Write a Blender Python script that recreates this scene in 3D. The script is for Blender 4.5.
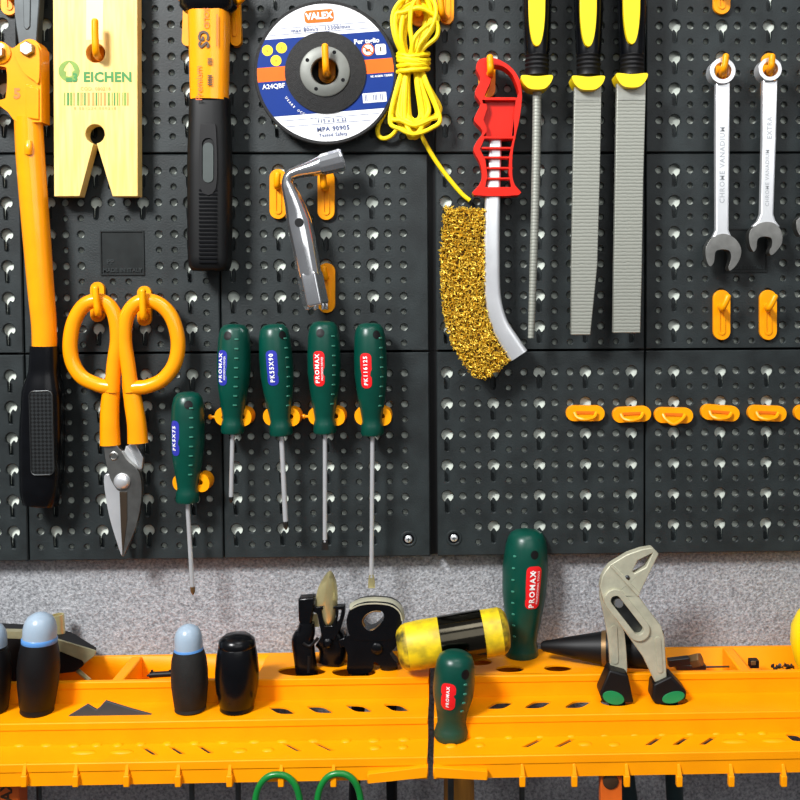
import bpy, bmesh, math, random
from mathutils import Vector, Matrix
from mathutils.geometry import tessellate_polygon
random.seed(7)
PI = math.pi
for o in list(bpy.data.objects): bpy.data.objects.remove(o, do_unlink=True)
scene = bpy.context.scene
COL = scene.collection
U = 0.00085            # one drawing unit in metres
ZB = 1.5               # height of the drawing origin above the floor
DIST = 1000.0
# ------------------------------------------------------------------ camera
CX, CY, F = 475.0, 328.0, 1000.0
YAW, PITCH, ROLL = 0.027, 0.038, 0.005
ROT = Matrix.Rotation(-YAW, 3, 'Z') @ Matrix.Rotation(PI/2 - PITCH, 3, 'X') @ Matrix.Rotation(-ROLL, 3, 'Z')
cd = bpy.data.cameras.new('camera'); cam = bpy.data.objects.new('camera', cd); COL.objects.link(cam)
cd.sensor_width = 36; cd.lens = 36*F/800
cd.shift_x = (400-CX)/800; cd.shift_y = (CY-400)/800
cd.clip_start = 0.02
cam.matrix_world = Matrix.Translation((0, -DIST*U, ZB)) @ ROT.to_4x4()
scene.camera = cam
# ------------------------------------------------------------------ world, lamps, exposure
w = bpy.data.worlds.new('world'); scene.world = w; w.use_nodes = True
bg = w.node_tree.nodes['Background']; bg.inputs[1].default_value = 0.24
nt = w.node_tree; tcw = nt.nodes.new('ShaderNodeTexCoord'); sep = nt.nodes.new('ShaderNodeSeparateXYZ'); rw = nt.nodes.new('ShaderNodeValToRGB')
mr = nt.nodes.new('ShaderNodeMapRange'); mr.inputs[1].default_value = -1; mr.inputs[2].default_value = 1
nt.links.new(tcw.outputs['Generated'], sep.inputs[0]); nt.links.new(sep.outputs[2], mr.inputs[0]); nt.links.new(mr.outputs[0], rw.inputs[0]); nt.links.new(rw.outputs[0], bg.inputs[0])
rw.color_ramp.elements[0].position = 0.3; rw.color_ramp.elements[0].color = (0.4, 0.4, 0.42, 1)
rw.color_ramp.elements[1].position = 0.8; rw.color_ramp.elements[1].color = (0.9, 0.93, 1, 1)
def area(name, loc, target, size, power, color=(1, 1, 1)):
    l = bpy.data.lights.new(name, 'AREA'); l.shape = 'RECTANGLE'; l.size, l.size_y = size; l.energy = power; l.color = color
    o = bpy.data.objects.new(name, l); COL.objects.link(o)
    o.location = Vector(loc)*U + Vector((0, 0, ZB)); t = Vector(target)*U + Vector((0, 0, ZB))
    o.rotation_euler = (t-o.location).to_track_quat('-Z', 'Y').to_euler()
area('key_softbox', (-950, -1350, 1100), (0, 0, -80), (0.36, 0.36), 44)
area('top_softbox', (250, -800, 1400), (0, 0, -100), (0.7, 0.5), 6)
area('front_softbox', (500, -1800, 800), (0, 0, -100), (1.3, 1.0), 7)
vs = scene.view_settings
vs.view_transform = 'Standard'; vs.look = 'None'; vs.gamma = 1; vs.use_curve_mapping = False
vs.exposure = 0.0

# ------------------------------------------------------------------ coordinates (drawing units: x right, y away, z up; board front at y=0)
def W(px, py, d=0.0):
    v = ROT @ Vector(((px-CX)/F, (CY-py)/F, -1.0))
    t = (DIST - d)/v.y
    return Vector((v.x*t, -d, v.z*t))
def M3(v): return Vector((v[0]*U, v[1]*U, v[2]*U+ZB))
def k(d): return (DIST-d)/DIST      # length of one photo pixel at depth d

# ------------------------------------------------------------------ materials
def lin(c): return tuple(((x/255)/12.92 if x/255 <= 0.04045 else ((x/255+0.055)/1.055)**2.4) for x in c)
def mat(name, c, rough=0.5, metal=0.0, var=0.12, nscale=60, bump=0.0, bscale=300, spec=0.5, coat=0.0, c2=None, stretch=None, trans=0.0):
    m = bpy.data.materials.new(name); m.use_nodes = True
    nt = m.node_tree; b = nt.nodes['Principled BSDF']
    b.inputs['Roughness'].default_value = rough; b.inputs['Metallic'].default_value = metal
    b.inputs['Specular IOR Level'].default_value = spec; b.inputs['Coat Weight'].default_value = coat
    if trans: b.inputs['Transmission Weight'].default_value = trans
    tc = nt.nodes.new('ShaderNodeTexCoord'); src = tc.outputs['Object']
    if stretch:
        mp = nt.nodes.new('ShaderNodeMapping'); mp.inputs['Scale'].default_value = stretch
        nt.links.new(src, mp.inputs[0]); src = mp.outputs[0]
    n = nt.nodes.new('ShaderNodeTexNoise'); n.inputs['Scale'].default_value = nscale; n.inputs['Detail'].default_value = 4
    nt.links.new(src, n.inputs['Vector'])
    r = nt.nodes.new('ShaderNodeValToRGB'); a = lin(c)
    e = lin(c2) if c2 else tuple(min(1, x*(1+var)) for x in a)
    s = a if c2 else tuple(x*(1-var) for x in a)
    r.color_ramp.elements[0].position = 0.35; r.color_ramp.elements[1].position = 0.65
    r.color_ramp.elements[0].color = (*s, 1); r.color_ramp.elements[1].color = (*e, 1)
    nt.links.new(n.outputs['Fac'], r.inputs[0]); nt.links.new(r.outputs[0], b.inputs['Base Color'])
    if bump:
        n2 = nt.nodes.new('ShaderNodeTexNoise'); n2.inputs['Scale'].default_value = bscale; n2.inputs['Detail'].default_value = 3
        nt.links.new(src, n2.inputs['Vector'])
        bp = nt.nodes.new('ShaderNodeBump'); bp.inputs['Strength'].default_value = bump; bp.inputs['Distance'].default_value = 0.002
        nt.links.new(n2.outputs['Fac'], bp.inputs['Height']); nt.links.new(bp.outputs[0], b.inputs['Normal'])
    return m
ORANGE = mat('orange_plastic', (255, 156, 0), 0.45, var=0.05, nscale=30, spec=0.2)
HOOKO = mat('hook_orange_plastic', (255, 160, 0), 0.35, spec=0.3, var=0.06, nscale=90)
TOOLO = mat('orange_lacquer', (255, 156, 4), 0.22, var=0.05, nscale=40, coat=0.3)
BOARD = mat('black_board_plastic', (33, 39, 40), 0.5, var=0.3, spec=0.35, nscale=45, bump=0.15, bscale=700, c2=None)
BLACK = mat('black_rubber', (9, 9, 11), 0.5, var=0.2, nscale=80, spec=0.3)
BLACKG = mat('black_gloss_plastic', (6, 7, 10), 0.25, spec=0.3, var=0.2, nscale=80)
CHAR = mat('charcoal_rubber', (26, 26, 25), 0.7, spec=0.3, var=0.2, nscale=120, bump=0.15, bscale=900)
GREEN = mat('dark_green_plastic', (0, 62, 50), 0.33, spec=0.4, var=0.12, nscale=50)
GREEND = mat('dark_green_rubber', (14, 58, 40), 0.5, var=0.15, nscale=50)
LGREEN = mat('bright_green_rubber', (8, 128, 74), 0.45, var=0.1)
LOOPG = mat('green_tube_plastic', (16, 120, 48), 0.3, var=0.1)
RED = mat('red_plastic', (216, 30, 10), 0.35, spec=0.3, var=0.06, nscale=40)
REDL = mat('red_label', (228, 26, 32), 0.35, var=0.03)
BLUEL = mat('blue_label', (44, 52, 160), 0.35, var=0.03)
WHITE = mat('white_print', (240, 240, 240), 0.6, spec=0.2, var=0.02)
STEEL = mat('bright_steel', (230, 232, 234), 0.28, 0.65, var=0.05, nscale=50)
SATIN = mat('satin_steel', (205, 207, 208), 0.4, 1.0, var=0.06, nscale=90)
CHROME = mat('chrome', (236, 238, 240), 0.15, 0.95, var=0.04)
DSTEEL = mat('dark_steel', (90, 92, 92), 0.4, 1.0, var=0.15, nscale=60)
GSTEEL = mat('gunmetal_blade', (150, 150, 146), 0.35, 1.0, var=0.2, nscale=70)
JAWST = mat('dark_forged_steel', (70, 75, 76), 0.5, 0.4, var=0.15, nscale=70)
FILEM = mat('file_steel', (162, 164, 156), 0.5, 0.45, var=0.08, nscale=70)
NICKEL = mat('sandblasted_nickel', (182, 180, 158), 0.5, 0.3, var=0.12, nscale=90, bump=0.1, bscale=1200)
BRASS = mat('yellowed_steel', (216, 204, 150), 0.28, 0.7, var=0.1)
BRONZE = mat('brown_bronze', (120, 92, 56), 0.45, 0.5, var=0.2)
WIRE = mat('brass_wire', (240, 198, 70), 0.35, 0.45, var=0.25, nscale=600)
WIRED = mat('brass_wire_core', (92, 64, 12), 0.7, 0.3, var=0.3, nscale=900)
YEL = mat('yellow_plastic', (250, 216, 0), 0.4, var=0.03)
CORD = mat('yellow_cord', (255, 222, 0), 0.55, var=0.06, nscale=300, bump=0.2, bscale=1600)
MALY = mat('yellow_mallet_plastic', (236, 204, 22), 0.4, c2=(190, 166, 30), nscale=110)
DIRT = mat('soiled_yellow_plastic', (222, 190, 24), 0.5, c2=(70, 66, 24), nscale=95)
GREYCAP = mat('grey_blue_cap', (150, 168, 184), 0.3, var=0.04)
BLUERING = mat('blue_ring', (84, 138, 200), 0.35, var=0.04)
SAWGREY = mat('dark_grey_plate', (52, 58, 62), 0.6, var=0.08)
GROOVE = mat('slider_grey', (58, 66, 64), 0.5, var=0.08)
KNIFEP = mat('dark_handle_plastic', (10, 11, 12), 0.45, var=0.15, spec=0.3)
WOODGLARE = mat('wood_glare', (242, 216, 148), 0.4, var=0.03)
PINK = mat('brown_wood', (176, 120, 36), 0.5, var=0.15, stretch=(60, 60, 6), nscale=4)
OPLAS = mat('burnt_orange_plastic', (214, 96, 22), 0.45, var=0.1)
DISCB = mat('abrasive_black', (30, 30, 30), 0.75, var=0.3, nscale=400, bump=0.5, bscale=1500)
DBLUE = mat('label_blue', (16, 50, 126), 0.45, spec=0.15, var=0.03)
DORA = mat('label_orange', (240, 106, 30), 0.45, spec=0.15, var=0.03)
LGREY = mat('label_grey_print', (78, 90, 130), 0.5, spec=0.15, var=0.03)
PRG = mat('green_print', (36, 124, 44), 0.5, var=0.1, nscale=200)
PRG2 = mat('olive_print', (110, 146, 40), 0.5, var=0.1, nscale=200)
PRO = mat('ochre_print', (186, 142, 62), 0.5, var=0.1)
PRK = mat('dark_print', (60, 40, 22), 0.5, var=0.1)
PRR = mat('rust_print', (206, 92, 10), 0.5, var=0.1)
CUTO = mat('cutter_deep_orange', (226, 112, 4), 0.4, var=0.05)  # deeper orange for the raised mark and the holder ribs

MAKER = mat('dark_maker_plate', (26, 30, 30), 0.4, var=0.3, nscale=60, spec=0.3)
STAMP = mat('stamped_steel', (176, 180, 184), 0.4, 0.5, var=0.05)
TICK = mat('pale_green_tick', (60, 128, 108), 0.4, var=0.05)
LIGHTSHEET = mat('pale_light_sheet', (226, 234, 222), 0.6, var=0.04)
def wood_mat():
    m = mat('beech_wood', (228, 192, 108), 0.45, nscale=5, spec=0.25, c2=(238, 207, 132), stretch=(60, 20, 5))
    return m
BEECH = wood_mat()
def file_mat():
    m = bpy.data.materials.new('file_cut_steel'); m.use_nodes = True; nt = m.node_tree; b = nt.nodes['Principled BSDF']
    b.inputs['Metallic'].default_value = 0.35; b.inputs['Roughness'].default_value = 0.5
    tc = nt.nodes.new('ShaderNodeTexCoord')
    wv = nt.nodes.new('ShaderNodeTexWave'); wv.bands_direction = 'Z'; wv.inputs['Scale'].default_value = 2*PI/(20*3.3*U)
    wv.inputs['Distortion'].default_value = 1.3; wv.inputs['Detail'].default_value = 2; wv.inputs['Detail Scale'].default_value = 2.0
    nt.links.new(tc.outputs['Object'], wv.inputs[0])
    r = nt.nodes.new('ShaderNodeValToRGB'); r.color_ramp.elements[0].position = 0.0; r.color_ramp.elements[1].position = 0.35
    r.color_ramp.elements[0].color = (*lin((118, 120, 112)), 1); r.color_ramp.elements[1].color = (*lin((156, 158, 148)), 1)
    nt.links.new(wv.outputs['Fac'], r.inputs[0]); nt.links.new(r.outputs[0], b.inputs['Base Color'])
    bp = nt.nodes.new('ShaderNodeBump'); bp.inputs['Strength'].default_value = 0.2; bp.inputs['Distance'].default_value = 0.0004
    nt.links.new(wv.outputs['Fac'], bp.inputs['Height']); nt.links.new(bp.outputs[0], b.inputs['Normal'])
    return m
FILECUT = file_mat()
def knurl_mat():
    m = bpy.data.materials.new('knurled_black_rubber'); m.use_nodes = True; nt = m.node_tree; b = nt.nodes['Principled BSDF']
    b.inputs['Roughness'].default_value = 0.5
    tc = nt.nodes.new('ShaderNodeTexCoord'); mp = nt.nodes.new('ShaderNodeMapping')
    mp.inputs['Rotation'].default_value = (0, math.radians(45), 0); nt.links.new(tc.outputs['Object'], mp.inputs[0])
    c = nt.nodes.new('ShaderNodeTexChecker'); c.inputs['Scale'].default_value = 1/(2.6*U)
    c.inputs['Color1'].default_value = (*lin((8, 9, 10)), 1); c.inputs['Color2'].default_value = (*lin((34, 37, 38)), 1)
    b.inputs['Specular IOR Level'].default_value = 0.25
    nt.links.new(mp.outputs[0], c.inputs[0]); nt.links.new(c.outputs[0], b.inputs['Base Color'])
    bp = nt.nodes.new('ShaderNodeBump'); bp.inputs['Strength'].default_value = 0.4; bp.inputs['Distance'].default_value = 0.0006
    nt.links.new(c.outputs['Fac'], bp.inputs['Height']); nt.links.new(bp.outputs[0], b.inputs['Normal'])
    return m
KNURL = knurl_mat()
def plaster():
    m = bpy.data.materials.new('grey_plaster'); m.use_nodes = True; nt = m.node_tree; b = nt.nodes['Principled BSDF']
    b.inputs['Roughness'].default_value = 0.9; b.inputs['Specular IOR Level'].default_value = 0.2
    tc = nt.nodes.new('ShaderNodeTexCoord')
    n = nt.nodes.new('ShaderNodeTexNoise'); n.inputs['Scale'].default_value = 430; n.inputs['Detail'].default_value = 6; n.inputs['Roughness'].default_value = 0.62
    n2 = nt.nodes.new('ShaderNodeTexNoise'); n2.inputs['Scale'].default_value = 190; n2.inputs['Detail'].default_value = 2
    for x in (n, n2): nt.links.new(tc.outputs['Object'], x.inputs['Vector'])
    r = nt.nodes.new('ShaderNodeValToRGB'); r.color_ramp.elements[0].position = 0.3; r.color_ramp.elements[1].position = 0.7
    r.color_ramp.elements[0].color = (*lin((112, 114, 118)), 1); r.color_ramp.elements[1].color = (*lin((194, 196, 200)), 1)
    nt.links.new(n.outputs['Fac'], r.inputs[0]); nt.links.new(r.outputs[0], b.inputs['Base Color'])
    ad = nt.nodes.new('ShaderNodeMath'); ad.operation = 'MULTIPLY_ADD'; ad.inputs[1].default_value = 0.6
    nt.links.new(n2.outputs['Fac'], ad.inputs[0]); nt.links.new(n.outputs['Fac'], ad.inputs[2])
    bp = nt.nodes.new('ShaderNodeBump'); bp.inputs['Strength'].default_value = 0.55; bp.inputs['Distance'].default_value = 0.004
    nt.links.new(ad.outputs[0], bp.inputs['Height']); nt.links.new(bp.outputs[0], b.inputs['Normal'])
    return m
PLASTER = plaster()

# ------------------------------------------------------------------ mesh builder
class MB:
    def __init__(s): s.v = []; s.f = []; s.mi = []
    def add(s, vs, fs, mi=0):
        n = len(s.v); s.v += [Vector(x) for x in vs]
        for f in fs: s.f.append([i+n for i in f]); s.mi.append(mi)
        return s
    def poly(s, outer, holes=(), mi=0):            # flat face of 3D points
        loops = [[Vector(p) for p in outer]] + [[Vector(p) for p in h] for h in holes]
        pts = [p for l in loops for p in l]
        s.add(pts, [list(t) for t in tessellate_polygon(loops)], mi)
    def prism(s, loops3, off, mi=0):               # loops of 3D points, extruded by off
        off = Vector(off); loops = [[Vector(p) for p in l] for l in loops3]
        pts = [p for l in loops for p in l]; n = len(pts)
        tr = [list(t) for t in tessellate_polygon(loops)]
        fs = tr + [[i+n for i in reversed(t)] for t in tr]
        b = 0
        for l in loops:
            m = len(l)
            for i in range(m): fs.append([b+i, b+(i+1) % m, b+(i+1) % m+n, b+i+n])
            b += m
        s.add(pts + [p+off for p in pts], fs, mi); return s
    def plate(s, outer, d0, d1, holes=(), mi=0):   # outline in photo pixels; d0 back depth, d1 front depth
        return s.prism([[W(x, y, d1) for x, y in l] for l in [outer, *holes]], (0, d1-d0, 0), mi)
    def box(s, c, size, rot=None, mi=0):
        c = Vector(c); h = Vector(size)/2; R = rot or Matrix.Identity(3)
        vs = [c + R @ Vector((sx*h.x, sy*h.y, sz*h.z)) for sx in (-1, 1) for sy in (-1, 1) for sz in (-1, 1)]
        return s.add(vs, [(0, 1, 3, 2), (4, 6, 7, 5), (0, 4, 5, 1), (2, 3, 7, 6), (0, 2, 6, 4), (1, 5, 7, 3)], mi)
    def rings(s, R, closed=False, cap=True, mi=0):
        n = len(R[0]); vs = [p for r in R for p in r]; fs = []
        m = len(R)
        for i in range(m if closed else m-1):
            a = i*n; b = ((i+1) % m)*n
            for j in range(n): fs.append([a+j, a+(j+1) % n, b+(j+1) % n, b+j])
        if cap and not closed: fs.append(list(range(n))[::-1]); fs.append([(m-1)*n+j for j in range(n)])
        return s.add(vs, fs, mi)
    def lathe(s, A, B, prof, seg=24, sq=1.0, mi=0, cap=True, a0=0.0):
        A = Vector(A); B = Vector(B); ax = (B-A); L = ax.length; T = ax/L
        N = Vector((0, -1, 0)); N = N - T*N.dot(T)
        N = N.normalized() if N.length > 1e-3 else Vector((1, 0, 0))
        X = T.cross(N)
        R = [[A + ax*t + (X*math.cos(a)*r + N*math.sin(a)*r*sq) for a in (a0+2*PI*j/seg for j in range(seg))] for t, r in prof]
        return s.rings(R, cap=cap, mi=mi)
    def sweep(s, path, rad, seg=16, closed=False, mi=0, power=1.0):   # rad: list of (half width, half depth); width stays in the wall plane
        P = [Vector(p) for p in path]; m = len(P); R = []
        for i in range(m):
            a = P[(i-1) % m] if (closed or i > 0) else P[i]; b = P[(i+1) % m] if (closed or i < m-1) else P[i]
            T = (b-a).normalized(); N = Vector((0, -1, 0)); N = (N - T*N.dot(T)).normalized(); X = T.cross(N)
            rw, rd = rad[i] if isinstance(rad, list) else rad
            ring = []
            for j in range(seg):
                t = 2*PI*j/seg + PI/seg; c, q = math.cos(t), math.sin(t)
                c = math.copysign(abs(c)**power, c); q = math.copysign(abs(q)**power, q)
                ring.append(P[i] + X*c*rw + N*q*rd)
            R.append(ring)
        return s.rings(R, closed, mi=mi)
    def tube(s, path, r, seg=10, closed=False, mi=0):                # round tube, parallel transport
        P = [Vector(p) for p in path]; m = len(P); R = []; N = None
        for i in range(m):
            a = P[(i-1) % m] if (closed or i > 0) else P[i]; b = P[(i+1) % m] if (closed or i < m-1) else P[i]
            T = (b-a); T = T.normalized() if T.length > 1e-9 else Vector((0, 0, 1))
            if N is None: N = T.orthogonal()
            N = (N - T*N.dot(T)).normalized(); X = T.cross(N)
            q = r[i] if isinstance(r, list) else r
            R.append([P[i] + (X*math.cos(2*PI*j/seg) + N*math.sin(2*PI*j/seg))*q for j in range(seg)])
        return s.rings(R, closed, mi=mi)
    def text(s, txt, fn, mi=0, bold=0.0, size=1.0, space=1.0):       # fn maps (x right, y up) in units to 3D
        vs, fs = glyphs(txt, bold, space)
        return s.add([fn(x*size, y*size) for x, y in vs], fs, mi)

_gc = {}
def glyphs(txt, bold, space):
    key = (txt, bold, space)
    if key in _gc: return _gc[key]
    c = bpy.data.curves.new('t', 'FONT'); c.body = txt; c.size = 1; c.align_x = 'CENTER'; c.align_y = 'CENTER'; c.offset = bold
    c.space_character = space; c.resolution_u = 2
    o = bpy.data.objects.new('t', c); COL.objects.link(o)
    dg = bpy.context.evaluated_depsgraph_get()
    me = bpy.data.meshes.new_from_object(o.evaluated_get(dg))
    r = ([(v.co.x, v.co.y) for v in me.vertices], [list(p.vertices) for p in me.polygons])
    bpy.data.objects.remove(o); bpy.data.curves.remove(c); bpy.data.meshes.remove(me)
    _gc[key] = r; return r
def flat(px, py, d, deg=0.0):                     # text placer on a plane parallel to the wall, turned counter-clockwise
    o = W(px, py, d); c, s_ = math.cos(math.radians(deg)), math.sin(math.radians(deg))
    return lambda x, y: o + Vector((x*c - y*s_, 0, x*s_ + y*c))

# ------------------------------------------------------------------ objects
def thing(name, label, cat, base, group=None):
    o = bpy.data.objects.new(name, None); COL.objects.link(o); o.location = M3(base); o.empty_display_size = 0.02
    o['label'] = label; o['category'] = cat
    if group: o['group'] = group
    return o
ORIG = {}
def part(name, mb, mats, parent=None, bevel=0.0, angle=40, label=None, origin=None, bseg=2, kind=None, front=False):
    if not isinstance(mats, (list, tuple)): mats = [mats]
    pts = [M3(v) for v in mb.v]
    if parent is not None:
        org = Vector(); p = parent
        while p is not None: org += Vector(p.location); p = p.parent
        loc = Vector((0, 0, 0))
    else:
        if origin is None:
            lo = Vector([min(p[i] for p in pts) for i in range(3)]); hi = Vector([max(p[i] for p in pts) for i in range(3)])
            org = (lo+hi)/2
        else: org = M3(origin)
        loc = org
    me = bpy.data.meshes.new(name); me.from_pydata([p-org for p in pts], [], mb.f)
    for m in mats: me.materials.append(m)
    me.polygons.foreach_set('material_index', mb.mi)
    bm = bmesh.new(); bm.from_mesh(me); bmesh.ops.remove_doubles(bm, verts=bm.verts, dist=1e-6)
    bmesh.ops.recalc_face_normals(bm, faces=bm.faces)
    if front:
        bm.normal_update()
        for f_ in bm.faces:
            if f_.normal.y > .2: f_.normal_flip()
    bm.to_mesh(me); bm.free()
    me.polygons.foreach_set('use_smooth', [True]*len(me.polygons)); me.set_sharp_from_angle(angle=math.radians(angle))
    o = bpy.data.objects.new(name, me); COL.objects.link(o); o.location = loc
    if parent is not None: o.parent = parent
    if bevel:
        b = o.modifiers.new('bevel', 'BEVEL'); b.width = bevel*U; b.segments = bseg; b.limit_method = 'ANGLE'; b.angle_limit = math.radians(35)
    if label: o['label'] = label
    if kind: o['kind'] = kind
    return o
def solo(name, mb, mats, label, cat, group=None, **kw):
    o = part(name, mb, mats, None, **kw); o['label'] = label; o['category'] = cat
    if group: o['group'] = group
    return o

# ------------------------------------------------------------------ outlines
def ell(cx, cy, rx, ry=None, n=28, rot=0.0):
    ry = rx if ry is None else ry; c, s_ = math.cos(math.radians(rot)), math.sin(math.radians(rot)); r = []
    for i in range(n):
        a = 2*PI*i/n; x, y = rx*math.cos(a), ry*math.sin(a); r.append((cx+x*c-y*s_, cy+x*s_+y*c))
    return r
def rrect(cx, cy, w_, h_, r, rot=0.0, n=6):
    c, s_ = math.cos(math.radians(rot)), math.sin(math.radians(rot)); out = []
    r = min(r, w_/2-1e-4, h_/2-1e-4)
    for qx, qy, a0 in ((1, 1, 0), (-1, 1, 90), (-1, -1, 180), (1, -1, 270)):
        for i in range(n+1):
            a = math.radians(a0+90*i/n); x = qx*(w_/2-r)+r*math.cos(a); y = qy*(h_/2-r)+r*math.sin(a)
            out.append((cx+x*c-y*s_, cy+x*s_+y*c))
    return out
def cr(pts, n=6, closed=False):                   # Catmull-Rom
    P = [Vector(p) for p in pts]; m = len(P); out = []
    for i in range(m if closed else m-1):
        g = (lambda j: P[j % m]) if closed else (lambda j: P[max(0, min(m-1, j))])
        a, b, c, d = g(i-1), g(i), g(i+1), g(i+2)
        for q in range(n):
            t = q/n; out.append(0.5*((2*b)+(c-a)*t+(2*a-5*b+4*c-d)*t*t+(3*b-a-3*c+d)*t**3))
    if not closed: out.append(P[-1])
    return out
def cr2(pts, n=6, closed=True): return [(p.x, p.y) for p in cr([(x, y, 0) for x, y in pts], n, closed)]
def PX(pts, d): return [W(p[0], p[1], p[2] if len(p) > 2 else d) for p in pts]
def interp(vals, m):                              # list of tuples resampled to m entries
    n = len(vals); out = []
    for i in range(m):
        t = i*(n-1)/(m-1); j = min(int(t), n-2); f = t-j
        out.append(tuple(a+(b-a)*f for a, b in zip(vals[j], vals[j+1])))
    return out

# =================================================================== THE SETTING
WALLY = 18.0
wb = MB(); wb.box((0, WALLY+20, -100), (1700, 40, 1500))
wl = part('wall_back', wb, PLASTER); wl['kind'] = 'structure'

# =================================================================== PEGBOARD TILES
LZ = [136+206, 136, -61.2, -268.7]
def khole(r=5.9, hw=2.5, n=14):                   # keyhole outline round (0,0); circle centre at +7.6, slot below
    cy = 7.6; a0 = math.asin(hw/r); pts = []
    for i in range(n+1):
        a = -PI/2 + a0 + (2*PI-2*a0)*i/n; pts.append((r*math.cos(a), cy+r*math.sin(a)))
    for i in range(5):
        a = PI + PI*i/4; pts.append((hw*math.cos(a), -6.6+hw*math.sin(a)))
    return pts
def cell(mb, cx, cz, hw, hh_top, hh_bot, hole, cham=0.9, deep=3.0):
    n = len(hole); out = []
    for x, z in hole:
        tx = hw/abs(x) if abs(x) > 1e-9 else 1e9; tz = (hh_top if z > 0 else hh_bot)/abs(z) if abs(z) > 1e-9 else 1e9
        t = min(tx, tz); out.append([x*t, z*t])
    for qx, qz in ((hw, hh_top), (-hw, hh_top), (-hw, -hh_bot), (hw, -hh_bot)):
        j = min(range(n), key=lambda i: (out[i][0]-qx)**2+(out[i][1]-qz)**2); out[j] = [qx, qz]
    def ring(pts, y, s_=0.0):
        r = []
        for x, z in pts:
            l = math.hypot(x, z) or 1; r.append((cx+x*(1+s_/l), y, cz+z*(1+s_/l)))
        return r
    mb.rings([ring(out, 0), ring(hole, 0, cham), ring(hole, cham), ring(hole, deep)], cap=False)
    if hh_top > 10:                                # dark face added behind each keyhole slot, standing in for its shade
        mb.add([(cx-3.4, 5.7, cz-11), (cx+3.4, 5.7, cz-11), (cx+2.6, 5.7, cz+2), (cx+.6, 5.7, cz+5), (cx-.6, 5.7, cz+5), (cx-2.6, 5.7, cz+2)], [(0, 1, 2, 3, 4, 5)])
SMALL = [(3.5*math.cos(2*PI*i/16), 3.5*math.sin(2*PI*i/16)) for i in range(16)]
TINY = [(2.7*math.cos(2*PI*i/16), 2.7*math.sin(2*PI*i/16)) for i in range(16)]
def tile(x0, x1, zt, zb, kx, kp, ktype, kz, kpz, desc, maker=None, screws=()):
    """kx: x of the first keyhole column; ktype: leading small columns; kz: z of first keyhole row"""
    t = thing('pegboard_tile', desc, 'pegboard', ((x0+x1)/2, 0, zb), 'black perforated tiles covering the wall')
    mb = MB(); cw = kp/3; g = 0.8; ch = 1.0
    a, b, top, bot = x0+g, x1-g, zt-g, zb+g
    cols = []; i = -ktype
    while kx+cw*(i+0.5) < b-1.7: cols.append((kx+cw*i, i % 3 == 0)); i += 1
    xs0 = cols[0][0]-cw/2; xs1 = cols[-1][0]+cw/2
    rows = 6; zs0 = kz+kpz/4; zs1 = kz-kpz*(rows-1)-kpz*0.75
    def blocked(cx_, cz_, r=0):
        if maker and abs(cx_-maker[0]) < 28+r and abs(cz_-maker[1]) < 29+r: return True
        return any(abs(cx_-sx) < 24 and abs(cz_-sz) < 24 for sx, sz in screws)
    def quad(u0, u1, v0, v1):
        mb.add([(u0, 0, v0), (u1, 0, v0), (u1, 0, v1), (u0, 0, v1)], [(0, 1, 2, 3)])
    ia, ib, it, ibt = a+ch, b-ch, top-ch, bot+ch
    quad(ia, xs0, ibt, it); quad(xs1, ib, ibt, it); quad(xs0, xs1, zs0, it); quad(xs0, xs1, ibt, zs1)
    h2 = kpz/4
    for cx_, isk in cols:
        for r in range(rows):
            z = kz-kpz*r
            if isk:
                zc = z-h2
                if blocked(cx_, z): quad(cx_-cw/2, cx_+cw/2, zc-kpz/2, zc+kpz/2)
                else: cell(mb, cx_, zc, cw/2, kpz/2, kpz/2, khole())
            else:
                for q in (0, 1):
                    zc = z-q*kpz/2
                    if blocked(cx_, zc, -6): quad(cx_-cw/2, cx_+cw/2, zc-h2, zc+h2)
                    else: cell(mb, cx_, zc, cw/2, h2, h2, TINY if q else SMALL, 0.7)
    # chamfered rim and side walls back to the wall
    f = [(ia, 0, ibt), (ib, 0, ibt), (ib, 0, it), (ia, 0, it)]
    e = [(a, ch, bot), (b, ch, bot), (b, ch, top), (a, ch, top)]
    s_ = [(x, WALLY, z) for x, _, z in e]
    mb.rings([f, e, s_], cap=False)
    part('perforated_panel', mb, BOARD, t, angle=25, front=True)
    # clip-together lip behind the joint
    lp = MB(); lp.box((x1+1, 11, (zt+zb)/2), (15, 3, zt-zb-.4))
    if zb > -200: lp.box(((x0+x1)/2, 11, zb), (x1-x0-4, 3, 9))
    part('joining_lip', lp, BLACK, t)
    bk = MB(); bk.box(((x0+x1)/2, 7.0, (zt+zb)/2), (x1-x0-6, 1.2, zt-zb-6)); part('added_light_sheet', bk, LIGHTSHEET, t)  # pale sheet added behind the panel only to brighten the holes
    if maker:
        mx, mz = maker
        m = MB(); w2, h2_ = 21.5, 22
        m.rings([[(mx-w2, -0.05, mz-h2_), (mx+w2, -0.05, mz-h2_), (mx+w2, -0.05, mz+h2_), (mx-w2, -0.05, mz+h2_)],
                 [(mx-w2, -1.3, mz-h2_), (mx+w2, -1.3, mz-h2_), (mx+w2, -1.3, mz+h2_), (mx-w2, -1.3, mz+h2_)],
                 [(mx-w2+1.2, -1.3, mz-h2_+1.2), (mx+w2-1.2, -1.3, mz-h2_+1.2), (mx+w2-1.2, -1.3, mz+h2_-1.2), (mx-w2+1.2, -1.3, mz+h2_-1.2)],
                 [(mx-w2+1.6, -0.2, mz-h2_+1.6), (mx+w2-1.6, -0.2, mz-h2_+1.6), (mx+w2-1.6, -0.2, mz+h2_-1.6), (mx-w2+1.6, -0.2, mz+h2_-1.6)]], mi=0)
        m.text('MADE IN ITALY', lambda x, y: Vector((mx+x, -1.4, mz-17+y)), 1, 0.02, 5.6)
        m.text('PP', lambda x, y: Vector((mx-12+x, -0.8, mz-9+y)), 1, 0.02, 7)
        part('maker_plate', m, [MAKER, BOARD], t, angle=25)
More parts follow.
